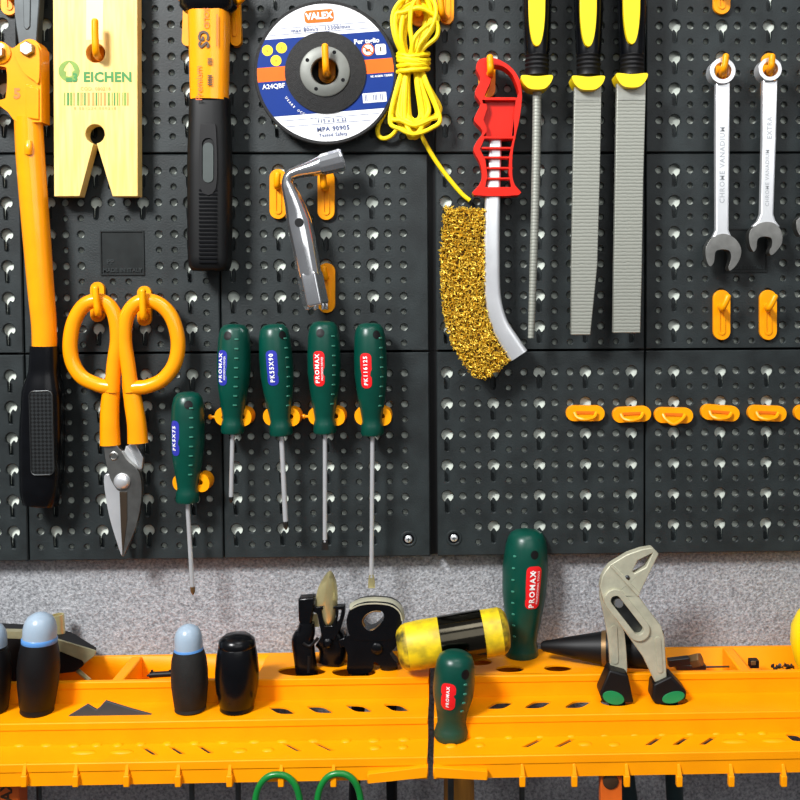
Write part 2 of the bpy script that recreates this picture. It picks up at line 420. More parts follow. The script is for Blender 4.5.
    for sx, sz in screws:
        m = MB(); m.lathe((sx, 0.3, sz), (sx, -0.8, sz), [(0, 8.6), (1, 7.6), (1, 6.2), (0.5, 5.6)], cap=False)
        m.lathe((sx, -0.2, sz), (sx, 0, sz), [(0, 6.4), (1, 6.4)], mi=1)
        part('screw_washer', m, [BOARD, BLACKG], t)
        m = MB(); m.lathe((sx, 0.5, sz), (sx, -2.2, sz), [(0, 3.6), (0.6, 3.6), (1, 2.2)])
        m.box((sx, -2.3, sz), (4, .3, .7), mi=1); m.box((sx, -2.3, sz), (.7, .3, 4), mi=1)
        part('screw', m, [STEEL, DSTEEL], t)
    return t
XS = [-628, -419.5, -226, -15.5, 198.2, 405]
gapx = 3.0
KX = [(-434-184, 46.0, 0), (-392.2, 45.75, 1), (-213, 46.1, 0), (-1.5, 46.5, 0), (227.6, 47.2, 1)]
KZ = [(W(192, 120.5).z+31.2*5, 31.2), (119.1, 31.2), (W(446, 372.8).z, 31.2)]
D_ = {(0, 0): 'black perforated wall tile, top row, at the far left behind the bolt cutter head',
 (0, 1): 'black perforated wall tile, top row, behind the pale wooden bench pin',
 (0, 2): 'black perforated wall tile, top row, behind the round cutting disc',
 (0, 3): 'black perforated wall tile, top row, behind the red brush handle and the file handles',
 (0, 4): 'black perforated wall tile, top row, behind the rings of the two wrenches',
 (1, 0): 'narrow strip of black perforated wall tile, middle row, left of the bent orange cutter arm',
 (1, 1): 'black perforated wall tile, middle row, with a raised maker square above the orange snips',
 (1, 2): 'black perforated wall tile, middle row, behind the bent chrome box spanner',
 (1, 3): 'black perforated wall tile, middle row, behind the brass bristles and file blades',
 (1, 4): 'black perforated wall tile, middle row, with two empty orange hooks below the wrench jaws',
 (2, 0): 'black perforated wall tile, bottom row, at the far left beside the black cutter grip',
 (2, 1): 'black perforated wall tile, bottom row, behind the snips blades and the low screwdriver',
 (2, 2): 'black perforated wall tile, bottom row, behind the four screwdrivers, screw at its corner',
 (2, 3): 'black perforated wall tile, bottom row, empty below the brass bristles, screw at its corner',
 (2, 4): 'black perforated wall tile, bottom row, at the right under the row of flat orange holders'}
for r in range(3):
    for c in range(5):
        x0, x1 = XS[c], XS[c+1]
        if c == 2: x1 -= gapx
        if c == 3: x0 += gapx
        kx, kp, kt = KX[c]; kz, kpz = KZ[r]
        mk = None; sc = []
        if r == 1 and c == 1: p = W(122.5, 253); mk = (p.x, p.z)
        if r == 1 and c == 4: p = W(746, 250.5); mk = (p.x, p.z)
        if r == 2 and c == 2: p = W(408.5, 539); sc = [(p.x, p.z)]
        if r == 2 and c == 3: p = W(454, 538); sc = [(p.x, p.z)]
        tile(x0, x1, LZ[r], LZ[r+1], kx, kp, kt, kz, kpz, D_[(r, c)], mk, sc)
# =================================================================== HOOKS
HG = 'orange plastic peg hooks on the board'
def hook(px, py, label, bot, tip, h=50, w_=17, out=24):
    """plate centred at photo (px,py); the peg leaves the plate, reaches depth out at bot and rises to tip"""
    o = W(px, py, 0); t = thing('peg_hook', label, 'hook', o, HG)
    m = MB(); m.plate(rrect(px, py, w_, h, w_/2), 0, 4.5)
    part('base_plate', m, HOOKO, t, bevel=1.4)
    m = MB(); m.plate(rrect(px, py+6, 7, h-22, 3.5), 4.3, 5.6, [rrect(px, py+6, 3.4, h-26, 1.7)])
    part('centre_rib', m, HOOKO, t, bevel=0.4)
    q = W(*bot, out); e = W(*tip, out+2); r = Vector((o.x*.6+q.x*.4, -3, min(q.z, o.z+h*.3)+1))
    m = MB(); P_ = cr([r, r.lerp(q, 0.55)+Vector((0, 0, -1)), q, q.lerp(e, 0.5)+Vector((0, -1, 0)), e], 5)
    m.tube(P_, [3.6]*8+[3.2]*(len(P_)-8), 12)
    a = (e-q).normalized(); m.lathe(e, e+a*2.6, [(0, 3.2), (0.5, 2.8), (0.85, 1.6), (1, .3)], 12)
    part('peg', m, HOOKO, t)
    return t
hook(9, -10, 'orange peg hook cut off by the top edge, left of the bolt cutter jaw', (7, -8), (6, -24))
hook(95, 52, 'orange peg hook poking through the upper hole of the wooden bench pin', (96, 52), (95, 21), out=34, h=44)
hook(327, 62, 'orange peg hook through the centre hole of the cutting disc', (326, 70), (325, 46), h=42, out=36)
hook(419, 1, 'orange peg hook inside the loop of the yellow cord hank', (418, 9), (417, -6))
hook(447, -1, 'orange peg hook at the top edge, right of the yellow cord hank', (442, 13), (440, -4), w_=14)
hook(487, 79, 'orange peg hook carrying the red handled wire brush', (490.5, 71), (490, 57), h=38, out=42)
hook(723, 77, 'orange peg hook holding the left, longer combination wrench', (723.5, 70), (726, 56), h=40, w_=13, out=32)
hook(769, 77, 'orange peg hook holding the right, shorter combination wrench', (771, 68), (772, 56), h=48, w_=14, out=32)
hook(814, 76, 'orange peg hook at the right frame edge holding the cut off wrench', (816, 68), (818, 55), w_=14, h=40, out=32)
hook(722, -11, 'orange peg hook cut off by the top edge, above the wrenches', (722, -12), (723, -28))
hook(278, 194, 'orange peg hook left of the box spanner bend', (277, 185), (277.5, 174), out=14)
hook(326, 195, 'orange peg hook under the short arm of the box spanner', (324, 186), (323, 175), out=24)
hook(326.5, 288, 'orange peg hook behind the lower end of the box spanner', (325, 277), (323.5, 268), out=9)
hook(722, 315, 'empty orange peg hook below the left wrench', (722.5, 308), (728, 296.5), out=22)
hook(768.5, 315, 'empty orange peg hook below the right wrench', (769, 308), (775, 296.5), out=22)
hook(97, 302, 'orange peg hook over the left finger loop of the snips', (98, 313), (95.5, 288), h=40, w_=14, out=30)
hook(144, 306, 'orange peg hook over the right finger loop of the snips', (143.5, 317), (142.5, 291), h=40, w_=14, out=30)
def fork(px, py, s_, label):                      # holder arm beside the utility knife
    o = W(px, py, 0); t = thing('peg_hook', label, 'hook', o, HG)
    m = MB(); m.plate(rrect(px, py, 11, 54, 5.5, -2*s_), 0, 7); part('base_plate', m, HOOKO, t, bevel=1.5)
    m = MB(); m.plate(rrect(px-s_*1, py+4, 3.5, 26, 1.7, -2*s_), 6.5, 8.5); part('centre_rib', m, HOOKO, t, bevel=.5)
    m = MB(); m.sweep(cr([W(px, py-14, 4), W(px-s_*2, py-16, 16), W(px+s_*7, py-23, 30), W(px+s_*9, py-40, 32)], 5), (4.6, 3.5), 12)
    part('peg', m, HOOKO, t)
fork(188, 19, -1, 'orange holder hook at the left of the utility knife')
fork(235, 19, 1, 'orange holder hook at the right of the utility knife')

# screwdriver clips: two claws on a bar
def clip(cx, cy, label, nub=True):
    o = W(cx, cy, 0); t = thing('tool_clip', label, 'clip', o, 'orange screwdriver clips on the board')
    m = MB(); m.plate(rrect(cx, cy, 34, 9, 4.5), 0, 7); part('clip_bar', m, HOOKO, t, bevel=1)
    L = [(-13, -8.5), (-10, -9), (-9.5, -3), (-10.5, 1), (-6, 4), (-7, 8), (-11, 8.5), (-15.5, 5.5), (-17.5, 0), (-16.5, -5)]
    Rr = [(8.5, -8.5), (13, -8.5), (17.5, -5.5), (19.5, 0), (18, 6), (13.5, 9), (9, 8.5), (6, 5), (8, 2.5), (12, 1.5), (12.5, -1.5), (9.5, -4)]
    for nm, q in (('claw', L), ('claw', Rr)):
        m = MB(); m.plate([(cx+x, cy+y) for x, y in cr2(q, 4)], 4, 24); part(nm, m, HOOKO, t, bevel=1.6)
    if nub:
        m = MB(); a = W(cx-16, cy, 14); m.lathe(a, a+Vector((-8, 0, 0)), [(0, 1.4), (.5, 1.5), (.6, 2.6), (.85, 2.4), (1, .8)], 10); part('release_nub', m, HOOKO, t)
clip(232, 417, 'orange clip holding the leftmost screwdriver of the upper row of four')
clip(280.5, 417, 'orange clip holding the second screwdriver from left in the row of four', False)
clip(325.5, 416.5, 'orange clip holding the third screwdriver from left in the row of four')
clip(372, 416.5, 'orange clip holding the rightmost screwdriver of the row of four', False)
clip(190, 483, 'orange clip holding the low screwdriver beside the snips', False)
# flat horizontal holders
FL = [(585.5, 413.5, 0, 'flat orange holder, first from left in the empty row, under the file tips'),
      (632, 414.5, -3, 'flat orange holder over the tile joint, second from left in the empty row'),
      (674, 415.5, 1, 'flat orange holder with a bulging lower rim, third from left in the empty row'),
      (720.5, 413, 4, 'slightly tilted flat orange holder, fourth from left in the empty row'),
      (767.5, 413.5, 2, 'flat orange holder, last one fully in view at the right'),
      (814, 413, 0, 'flat orange holder cut off by the right edge of the photo')]
for i, (x, y, a, lab) in enumerate(FL):
    o = W(x, y, 0); t = thing('flat_holder', lab, 'holder', o, 'flat orange holders in the empty row')
    m = MB(); m.plate(rrect(x, y, 38.5, 15.5, 7.6, a), 0, 7); part('base_plate', m, HOOKO, t, bevel=2, bseg=3)
    m = MB(); c_ = math.cos(math.radians(a)); s_ = math.sin(math.radians(a))
    pts = [(-11, -1), (-8, 4), (0, 6 if i != 2 else 8.5), (8, 4), (11, -1)]
    m.tube(cr([W(x+u*c_-v*s_, y+u*s_+v*c_, 8+0.05*(121-u*u)) for u, v in pts], 5), 1.9, 8)
    part('curved_rim', m, HOOKO, t)
    m = MB(); m.plate(rrect(x, y-1, 20, 2.6, 1.2, a), 7, 8.2); part('slot_rib', m, CUTO, t, bevel=.3)

# =================================================================== WOODEN BENCH PIN
t = thing('bench_pin', 'pale varnished wooden bench pin with green print and a V notch', 'bench pin', W(95, 197, 20))
dW = 22; d0 = 8
arc = [(95+9.6*math.cos(a), 134+9.6*math.sin(a)) for a in [PI/2-0.16-(2*PI-0.32)*i/30 for i in range(31)]]
out = [(52.5, -60), (137, -60), (138, 196.5), (112.5, 196.5)] + arc + [(79.5, 196.5), (54, 196.5)]
m = MB(); m.plate(out, d0, dW, [ell(95.5, 53, 9.6)]); part('board', m, BEECH, t, bevel=.7)
m = MB(); m.plate([(86.5, -58), (104, -58), (103, 40), (86, 40)], dW-.5, dW+.25); part('glare_strip', m, WOODGLARE, t)  # glare on the varnish, put in as a thin pale strip
m = MB(); dT = dW+.3
m.text('EICHEN', flat(107.6, 77.5, dT), 0, .04, 12.8, 1.06)
m.plate(ell(69, 71, 10.5, 10.5), dW, dT, [cr2([(69, 62), (74.5, 70), (72, 71.5), (72, 76), (66, 76), (66, 71.5), (63.5, 70)], 2)], mi=1)
m.plate([(66, 78), (72, 78), (72, 82), (66, 82)], dW, dT+.1, mi=0)
m.text('3', flat(75, 78, dT+.2), 0, .04, 11)
m.text('COD. 000218', flat(95.5, 89, dT), 2, .01, 4.6, 1.1)
x = 64.0
random.seed(3)
while x < 128:
    bw = random.choice((.7, 1, 1.4, 2.0)); m.plate([(x, 92.5), (x+bw, 92.5), (x+bw, 105.5), (x, 105.5)], dW, dT, mi=random.choice((0, 1, 1, 2))); x += bw+random.choice((1, 1.4, 2, 2.6))
m.text('8 001234 000218', flat(95, 108.5, dT), 2, .0, 3.8, 1.5)
part('print', m, [PRG, PRG2, PRO], t, label='green and ochre lettering with a barcode')

# =================================================================== BOLT CUTTER
t = thing('bolt_cutter', 'long orange bolt cutter with dark jaw and black knurled grip at the left edge', 'bolt cutter', W(40, 500, 10))
m = MB(); m.plate([(12, -60), (42, -60), (39.5, 5), (36.5, 46), (19, 50), (14.5, 20)], 12, 24); part('jaw', m, JAWST, t, bevel=1.2)
m = MB(); m.plate([(22, -50), (31, -50), (30, 26), (28, 29), (25, 29), (23.5, 26)], 23.8, 25); part('jaw_rib', m, JAWST, t, bevel=.8)
hd = cr2([(-30, 40), (-12, 40), (2, 42), (8, 46.5), (13, 48), (20, 43), (28, 39), (36, 41), (41, 48)], 4, False) + [(41.5, 122), (18, 123), (13, 119), (8, 112), (0, 106), (-30, 102)]
gap = cr2([(-24, 67), (3, 66.5), (6.5, 71), (7, 80), (6, 94), (2, 99.5), (-24, 99)], 4)
m = MB(); m.plate(hd, 14, 34, [gap]); part('head_plate', m, TOOLO, t, bevel=1.6)
m = MB(); m.plate(cr2([(14, 50), (22, 44), (29, 41.5), (37, 45), (39.5, 56), (38.5, 82), (33, 80), (24, 73), (17, 61)], 4), 33, 36.5); part('pivot_cover', m, TOOLO, t, bevel=1.2)
m = MB(); m.plate([(25.5, 84), (38.8, 88), (38.8, 120), (25.5, 118)], 33, 35.5); part('side_flange', m, TOOLO, t, bevel=1)
for bx, by in ((28.5, 49.5), (-1, 53)):
    m = MB(); c_ = W(bx, by, 35); m.lathe(c_, c_+Vector((0, -6, 0)), [(0, 7), (.7, 7), (1, 6)], 6); part('pivot_bolt', m, GSTEEL, t)
m = MB(); c_ = W(0, 53, 34); m.lathe(c_, c_+Vector((0, -2.2, 0)), [(0, 10.5), (.6, 10.5), (1, 9)], 24); part('bolt_boss', m, TOOLO, t)
m = MB(); m.text('5', flat(17, 94, 34.4, 0), 0, .05, 13); part('raised_mark', m, CUTO, t)
pth = [(28.5, 118), (30, 150), (33, 190), (37, 240), (41, 290), (44, 325), (44.5, 352)]
wd = [(13, 12), (13.3, 12), (13.2, 12), (12.8, 12), (12.2, 12), (11.6, 11.5), (11.3, 11)]
pp = cr(PX(pth, 24), 6); m = MB(); m.sweep(pp, interp(wd, len(pp)), 24); part('arm_tube', m, TOOLO, t)
m = MB(); c_ = W(28.5, 148, 35); m.sweep(cr([W(28.5, 142, 34), W(28.5, 148, 36), W(28.5, 154, 35)], 4), (3.6, 3), 12); part('tube_rivet', m, TOOLO, t)
pp = cr(PX([(44.6, 346), (44.5, 372), (43.5, 392), (42.5, 430), (42, 470), (41, 492), (40, 505)], 24), 6)
m = MB(); m.sweep(pp, interp([(12.6, 12), (14, 13), (19, 16), (20.5, 16), (20, 16), (18.8, 15), (15.5, 11)], len(pp)), 24, power=.75)
part('grip', m, BLACKG, t)
m = MB(); m.plate(rrect(41.5, 433, 23, 84, 5, -1.5), 37, 41.2); g_ = part('knurled_inset', m, KNURL, t, bevel=.5)
m = MB(); m.tube([W(x_, y_, 41.3) for x_, y_ in rrect(41.5, 433, 23, 84, 5, -1.5)], .5, 6, True); part('inset_outline', m, DSTEEL, g_)

# =================================================================== UTILITY KNIFE
t = thing('utility_knife', 'orange and black utility knife with printed sleeve hanging below the top edge', 'knife', W(210, 271, 12))
dk = 26
m = MB(); m.lathe(W(208, -45, dk), W(208.5, 13, dk), [(0, 20), (.45, 22), (.5, 27), (.9, 27), (1, 22)], 28, .75); part('end_cap', m, BLACKG, t)
m = MB(); m.sweep([W(209, 8, dk), W(209.5, 60, dk), W(209.5, 101, dk)], [(19.4, 16), (18.6, 16), (17.8, 15.5)], 28, power=.75); part('orange_sleeve', m, TOOLO, t)
m = MB(); dl = dk+17.2
m.text('GS', flat(203, 39, dl, -90), 0, .03, 14)
m.text('Premium', flat(199, 83, dl, 90), 1, 0, 9)
m.text('SOLID', flat(206, 18, dl, -90), 1, 0, 7)
for by, bh in ((58, 7), (75, 11)):
    for i in range(5): m.plate([(207.5, by+i*bh/5), (212, by+i*bh/5), (212, by+(i+.55)*bh/5), (207.5, by+(i+.55)*bh/5)], dl-.3, dl, mi=0)
m.plate([(216.5, 14), (217.5, 14), (217.5, 46), (216.5, 46)], dl-1, dl-.8, mi=1)
part('sleeve_print', m, [PRK, PRR], t)
pp = cr(PX([(210, 99), (210, 118), (210, 160), (210, 220), (210, 262), (210, 271)], dk-2), 6)
m = MB(); m.sweep(pp, interp([(18.6, 15), (19, 15.5), (20.5, 16), (20.5, 16), (20, 15.5), (15.5, 11)], len(pp)), 28, power=.6); part('handle', m, KNIFEP, t)
m = MB(); m.plate(cr2([(200, 188), (200, 130), (203, 124), (208, 122), (213, 124), (216, 130), (216, 188)], 4), dk+11, dk+15.2, [rrect(208, 160, 12, 44, 6)]); part('slider_track', m, BLACK, t, bevel=.6)
m = MB(); m.plate(rrect(208, 162.5, 10.5, 40, 5.2), dk+11, dk+16); part('slider_button', m, GROOVE, t, bevel=1)
m = MB()
for i in range(19): m.box(W(208, 190+i*4, dk+14.2), (17, 1.6, 1.6))
part('grip_ribs', m, BLACKG, t)

# =================================================================== CUTTING DISC
dd = 20
t = thing('cutting_disc', 'round cutting disc with blue, white and orange paper label', 'cutting disc', W(325.7, 73, dd-6))
C0 = W(325.7, 72.8, dd); kk = k(dd); AN = math.radians(4.5)
def dl_(x, y, e=0.0): return C0 + Vector((x*math.cos(AN)-y*math.sin(AN), -e, x*math.sin(AN)+y*math.cos(AN)))*1.0
RO = 69.8*kk
m = MB(); m.lathe(C0+Vector((0, 5, 0)), C0, [(0, RO+.5), (.7, RO+1), (1, RO), (1, 14*kk), (0, 14*kk)], 72, cap=False); part('abrasive_wheel', m, DISCB, t)
def band(y0, y1, r, e, mi, x0=-1e3, x1=1e3):
    n = 26; ys = [y0+(y1-y0)*i/n for i in range(n+1)]
    rt = [(min(x1, math.sqrt(max(0, r*r-y*y))), y) for y in ys]; lf = [(max(x0, -math.sqrt(max(0, r*r-y*y))), y) for y in reversed(ys)]
    hol = [[dl_(20*kk*math.cos(a), 20*kk*math.sin(a), e) for a in [2*PI*i/24 for i in range(24)]]] if y0 < -20 and y1 > 20 else []
    m.poly([dl_(x_*kk, y_*kk, e) for x_, y_ in rt+lf], hol, mi=mi)
m = MB()
m.poly([dl_(67.3*kk*math.cos(a), 67.3*kk*math.sin(a), .3) for a in [2*PI*i/72 for i in range(72)]], [[dl_(20*kk*math.cos(a), 20*kk*math.sin(a), .3) for a in [2*PI*i/24 for i in range(24)]]], mi=0)
band(-39, 36.5, 67.3, .5, 1)
band(-4.5, 9.5, 67.3, .7, 2, x1=-30); band(-4.5, 9.5, 67.3, .7, 2, x0=30)
for y_ in (40, 46): band(y_, y_+.5, 66, .5, 3)
for y_ in (-44, -50): band(y_, y_+.5, 66, .5, 3)
dt = lambda ox, oy, sc=1: (lambda x_, y_: dl_((ox)*kk+x_, (oy)*kk+y_, 1.0))
m.poly([dl_(x_*kk, y_*kk, .6) for x_, y_ in rrect(-1.5, 55.5, 29, 12.5, 3.5)], mi=2)
m.text('VALEX', dt(-1.5, 55.5), 0, .05, 8.6)
m.text('max 80m/s - 13300/min', dt(-1, 43.2), 3, .015, 5.4, 1.1)
m.text('Per taglio', dt(43, 27.5), 0, .03, 6.4)
m.text('A24QBF', dt(-52, -9.5), 0, .02, 6.2)
m.text('115 x 3 x 22', dt(2, -47), 3, .015, 5, 1.1)
m.text('MPA 90905', dt(2.5, -55.2), 3, .02, 6.2, 1.1)
m.text('Tested Safety', dt(2, -61), 3, .015, 4.8, 1.05)
for x_, y_ in ((-55, 26), (-41, 27.5), (-47.5, 15.5)):
    m.poly([dl_(a*kk, b*kk, .7) for a, b in ell(x_, y_, 5.3)], mi=4); m.text('o', dt(x_, y_), 5, 0, 4)
m.poly([dl_(a*kk, b*kk, .75) for a, b in ell(43.5, 19, 6.2)], mi=2); m.poly([dl_(a*kk, b*kk, .8) for a, b in ell(43.5, 19, 5)], mi=0)
m.poly([dl_(a*kk, b*kk, .9) for a, b in rrect(43.5, 19, 10.5, 1.4, .6, -38)], mi=2); m.poly([dl_(a*kk, b*kk, .85) for a, b in rrect(43.5, 18.6, 5, 3, .6)], mi=5)
m.poly([dl_(a*kk, b*kk, .75) for a, b in rrect(56, 18.5, 10.5, 10.5, 2)], mi=0); m.text('I', dt(56, 18.5), 5, .05, 6)
m.text('VE ANBRI YERBE', dt(54.5, -7.5), 0, .03, 2.7, 1.1)
m.poly([dl_(a*kk, b*kk, .75) for a, b in rrect(46, -28, 23.5, 9.5, .8)], mi=0)
for i, q in enumerate((37, 38.4, 45, 46.6, 48, 52, 53.6)): m.poly([dl_(a*kk, b*kk, .85) for a, b in rrect(q, -28, .8, 6, .1)], mi=3)
for i, ch in enumerate('USARE OCCHIALI'):
    a = math.radians(208+i*3.6); 
    m.text(ch, (lambda a: lambda x_, y_: dl_(46*kk*math.cos(a)+x_*math.cos(a+PI/2)-y_*math.sin(a+PI/2), 46*kk*math.sin(a)+x_*math.sin(a+PI/2)+y_*math.cos(a+PI/2), 1.0))(a), 0, .02, 3)
part('paper_label', m, [WHITE, DBLUE, DORA, LGREY, YEL, PRK], t, label='white and blue label with an orange stripe')
m = MB(); m.lathe(C0+Vector((0, .5, 0)), C0+Vector((0, -6, 0)), [(0, 40*kk), (.35, 40*kk), (.9, 27*kk), (1, 24*kk), (1, 14*kk), (.6, 13*kk)], 56, cap=False); part('raised_hub', m, DISCB, t)
m = MB(); m.lathe(C0+Vector((0, -5, 0)), C0+Vector((0, -7.6, 0)), [(0, 24.5*kk), (.7, 24.5*kk), (1, 23.5*kk), (1, 14*kk), (.7, 13.2*kk), (0, 13.2*kk)], 48, cap=False)
for x_, y_ in ((-16, 12), (11, 17.5), (17, -10), (-10, -16.5)): m.poly([dl_(a*kk, b*kk, 7.75) for a, b in ell(x_, y_, 1.9, n=14)], mi=1)
part('steel_ring', m, [mat('dull_ring_steel', (118, 120, 114), 0.5, 0.3), BLACKG], t)

# =================================================================== YELLOW CORD HANK
random.seed(11)
m = MB(); rc = 2.25
def cordp(pts, dlo=6, dhi=22, r=rc): m.tube(cr([W(x_, y_, d_) for x_, y_, d_ in pts], 7), r, 8)
for i in range(12):                               # upper loops
    a = i/11; d_ = 9+16*random.random(); top = random.uniform(-12, 8); l_ = 8+15*a+random.uniform(-3, 2); r_ = 6+18*random.random()
    cordp([(411-3*a, 64, 16), (408-l_*.5, 40, d_), (417-l_, 16, d_), (418-l_*.65, top+4, d_+2), (419, top, d_+4), (419+r_*.65, top+5, d_+2), (419+r_, 20, d_), (414+r_*.5, 44, d_), (414+3*a, 64, 16)])
cordp([(414, 62, 22), (420, 44, 30), (430, 30, 30), (436, 12, 28), (430, -4, 24), (414, 2, 28), (410, 24, 30), (412, 46, 28), (408, 62, 22)])
cordp([(412, 60, 24), (414, 40, 33), (424, 28, 32), (436, 22, 28), (437, 36, 26), (424, 48, 26), (414, 62, 20)])
for i in range(15):                               # lower loops
    d_ = 8+17*random.random(); bot = random.uniform(122, 138); l_ = random.uniform(3, 23); r_ = random.uniform(3, 25); e_ = random.uniform(108, 122)
    if i == 0: l_, r_, bot = 23, 24, 134
    cordp([(410-l_*.2, 62, 16), (410-l_*.55, 86, d_), (413-l_, e_, d_), (414-l_*.6, bot-5, d_+2), (414+(r_-l_)*.4, bot, d_+3), (416+r_*.65, bot-6, d_+2), (416+r_, e_-3, d_), (414+r_*.55, 84, d_), (414+r_*.2, 62, 16)])
cordp([(404, 64, 12), (398, 88, 12), (388, 108, 10), (379, 124, 8), (378, 134, 8), (383, 138.5, 8), (391, 136, 9), (399, 127, 10)])
cordp([(417, 118, 16), (421, 134, 15), (428, 148, 12), (438, 164, 9), (450, 180, 7), (462, 194, 6), (470, 200.5, 6)])
for i, y_ in enumerate((54, 58.5, 62, 66.5, 70.5)):  # wraps round the waist
    q = [(413+15*math.cos(2*PI*j/20)*(1+.05*random.uniform(-1, 1)), y_+1.8*math.sin(2*PI*j/20+i)+random.uniform(-.6, .6), 16+13*math.sin(2*PI*j/20)) for j in range(20)]
    m.tube(cr([W(*p) for p in q], 3, True), rc, 8, True)
solo('cord_hank', m, CORD, 'bright yellow cord tied in a hank with one loose tail', 'cord')

# =================================================================== WIRE BRUSH
t = thing('wire_brush', 'wire brush with red plastic handle and brass bristles', 'brush', W(488, 380, 10))
OUT = [(478, 61), (482, 58.5), (490, 57.5), (500, 60), (512, 68), (520, 81), (522, 97), (519.5, 119), (515.7, 136), (512.5, 155), (512.5, 176), (515, 185), (519, 195), (474, 195), (479, 185), (482, 176), (480, 163), (475, 154), (473.5, 148), (477, 141), (482, 134), (481.5, 129), (475, 122), (474.5, 117), (480, 106), (480, 102), (475.5, 95), (475.5, 90), (480, 81), (479.5, 76), (476, 68)]
H1 = [(489, 66.5), (498, 65), (507, 69), (514.5, 79), (517.3, 97.5), (487.5, 97.5), (486, 92), (490.5, 82), (491, 72)]
H2 = [(484.5, 138.5), (513, 138.5), (509.5, 155), (508.5, 172), (511.5, 187), (485, 187), (487.5, 176), (485.5, 160), (480, 149)]
m = MB(); m.plate(cr2(OUT, 3), 14, 34, [cr2(H1, 3), H2, [(485, 100), (515.8, 100), (511.5, 136), (486, 136), (487, 128), (483.5, 119.5), (487.5, 108)]]); part('handle', m, RED, t, bevel=2.2, bseg=3)
m = MB(); m.plate([(484, 97.5), (518, 97.5), (513, 138.5), (484, 138.5), (486, 128), (480, 119), (485, 107)], 20, 27); 
for y_ in (98.2, 138):
    m.plate([(484, y_-1), (516, y_-1), (516, y_+1), (484, y_+1)], 27, 33)
part('handle_web', m, RED, t, bevel=.6)
m = MB()
for y_ in (148, 157.5, 168, 178.5): m.plate([(481.5, y_-1.1), (513, y_-1.1), (513, y_+1.1), (481.5, y_+1.1)], 22, 33)
part('handle_bars', m, RED, t, bevel=.6)
pp = cr(PX([(495.5, 139.5), (494.5, 165), (492.5, 200), (491.5, 250), (492.5, 295), (498.5, 322), (509, 341), (518.5, 355.5)], 24), 6)
m = MB(); m.sweep(pp, interp([(6, 3.5), (6.4, 4), (7.5, 7), (8, 8), (8, 8), (8.6, 8), (9.6, 8), (10, 8)], len(pp)), 20, power=.45); part('metal_channel', m, STEEL, t)
BO = [(444, 207), (484.5, 208.5), (484, 300), (489, 322), (498, 342), (510, 360), (498, 371), (486, 380), (474, 376), (462, 362), (452, 344), (444.5, 320), (441, 290), (440.5, 250)]
sh = [(x_+(2.5 if x_ < 470 else 0), y_+(-2 if y_ > 355 else 1)) for x_, y_ in BO]
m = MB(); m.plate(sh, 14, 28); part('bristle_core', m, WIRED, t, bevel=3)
def inside(x_, y_, P):
    c_ = False
    for i in range(len(P)):
        (x1, y1), (x2, y2) = P[i], P[i-1]
        if (y1 > y_) != (y2 > y_) and x_ < (x2-x1)*(y_-y1)/(y2-y1)+x1: c_ = not c_
    return c_
random.seed(5); m = MB(); n_ = 0
while n_ < 3400:
    x_, y_ = random.uniform(438, 511), random.uniform(205, 382)
    if not inside(x_, y_, BO): continue
    n_ += 1; a = random.uniform(0, 2*PI); L = random.uniform(3, 5.5); d_ = random.uniform(27, 33)
    dx, dy = math.cos(a)*L/2, math.sin(a)*L/2; b = random.uniform(-1.6, 1.6)
    m.tube([W(x_-dx, y_-dy, d_-2.5), W(x_-dy*b*.4, y_+dx*b*.4, d_), W(x_+dx*.7, y_+dy*.7, d_+1), W(x_+dx, y_+dy, d_-1.5)], .55, 3)
part('bristles', m, WIRE, t, kind='stuff', label='curly brass wire bristles')

# =================================================================== FILES
def fil(hx, top_, blade, cy0, label, cw=31):
    t = thing('hand_file', label, 'file', W((blade[-1][0]+blade[-1][1])/2, blade[-1][2], 20), 'files with black and yellow handles')
    d_ = 30; s_ = k(d_)
    pp = cr(PX([(hx, -110), (hx, -90), (hx, -30), (hx, 10), (hx, 45), (hx, 56)], d_), 6)
    m = MB(); m.sweep(pp, interp([(10, 10), (16, 14), (14.5, 14), (14, 14), (12.5, 12), (11.5, 11.5)], len(pp)), 26, power=.85); h_ = part('handle', m, BLACKG, t)
    q = [(0, 11)]
    m = MB()
    m.lathe(W(hx, 54, d_), W(hx, 76, d_), [(0, 11.2), (.1, 12), (.2, 11), (.3, 12), (.4, 11), (.5, 12), (.6, 11), (.7, 12), (.82, 11), (1, 11.5)], 26); part('ribbed_neck', m, BLACK, t)
    m = MB(); cyo = cy0-75; o_ = []
    m.plate([(hx+8.4*math.copysign(abs(math.cos(a))**.8, math.cos(a)), 2+cyo+44*math.sin(a)) for a in [2*PI*i/44 for i in range(44)]], d_+4, d_+16.2); part('oval_inset', m, YEL, t, bevel=1.5, bseg=3)
    m = MB(); m.plate(cr2([(hx-cw/2+1, cy0), (hx, cy0+1.2), (hx+cw/2-1, cy0), (hx+cw/2, cy0+4), (hx+cw/2-3.5, cy0+10), (hx+6, cy0+14), (hx-6, cy0+14), (hx-cw/2+3.5, cy0+10), (hx-cw/2, cy0+4)], 4), d_-12, d_+13); part('collar', m, YEL, t, bevel=3, bseg=3)
    m = MB()
    L = [(a, y_) for a, b, y_ in blade]; R_ = [(b, y_) for a, b, y_ in blade]
    w0 = blade[0][1]-blade[0][0]
    if w0 < 12:
        pp = cr(PX([((a+b)/2, y_) for a, b, y_ in blade], d_), 6); m.sweep(pp, interp([((b-a)/2, (b-a)/2) for a, b, y_ in blade], len(pp)), 16)
        part('blade', m, FILECUT, t)
    else:
        m.plate(L+R_[::-1], d_-4, d_+4); part('blade', m, FILECUT, t, bevel=.8)
        m = MB(); m.plate([(blade[0][0]+.5, 82), (blade[0][1]-.5, 82), (blade[0][1]-.8, 100), (blade[0][0]+.8, 100)], d_+3, d_+4.4); part('smooth_heel', m, FILEM, t)
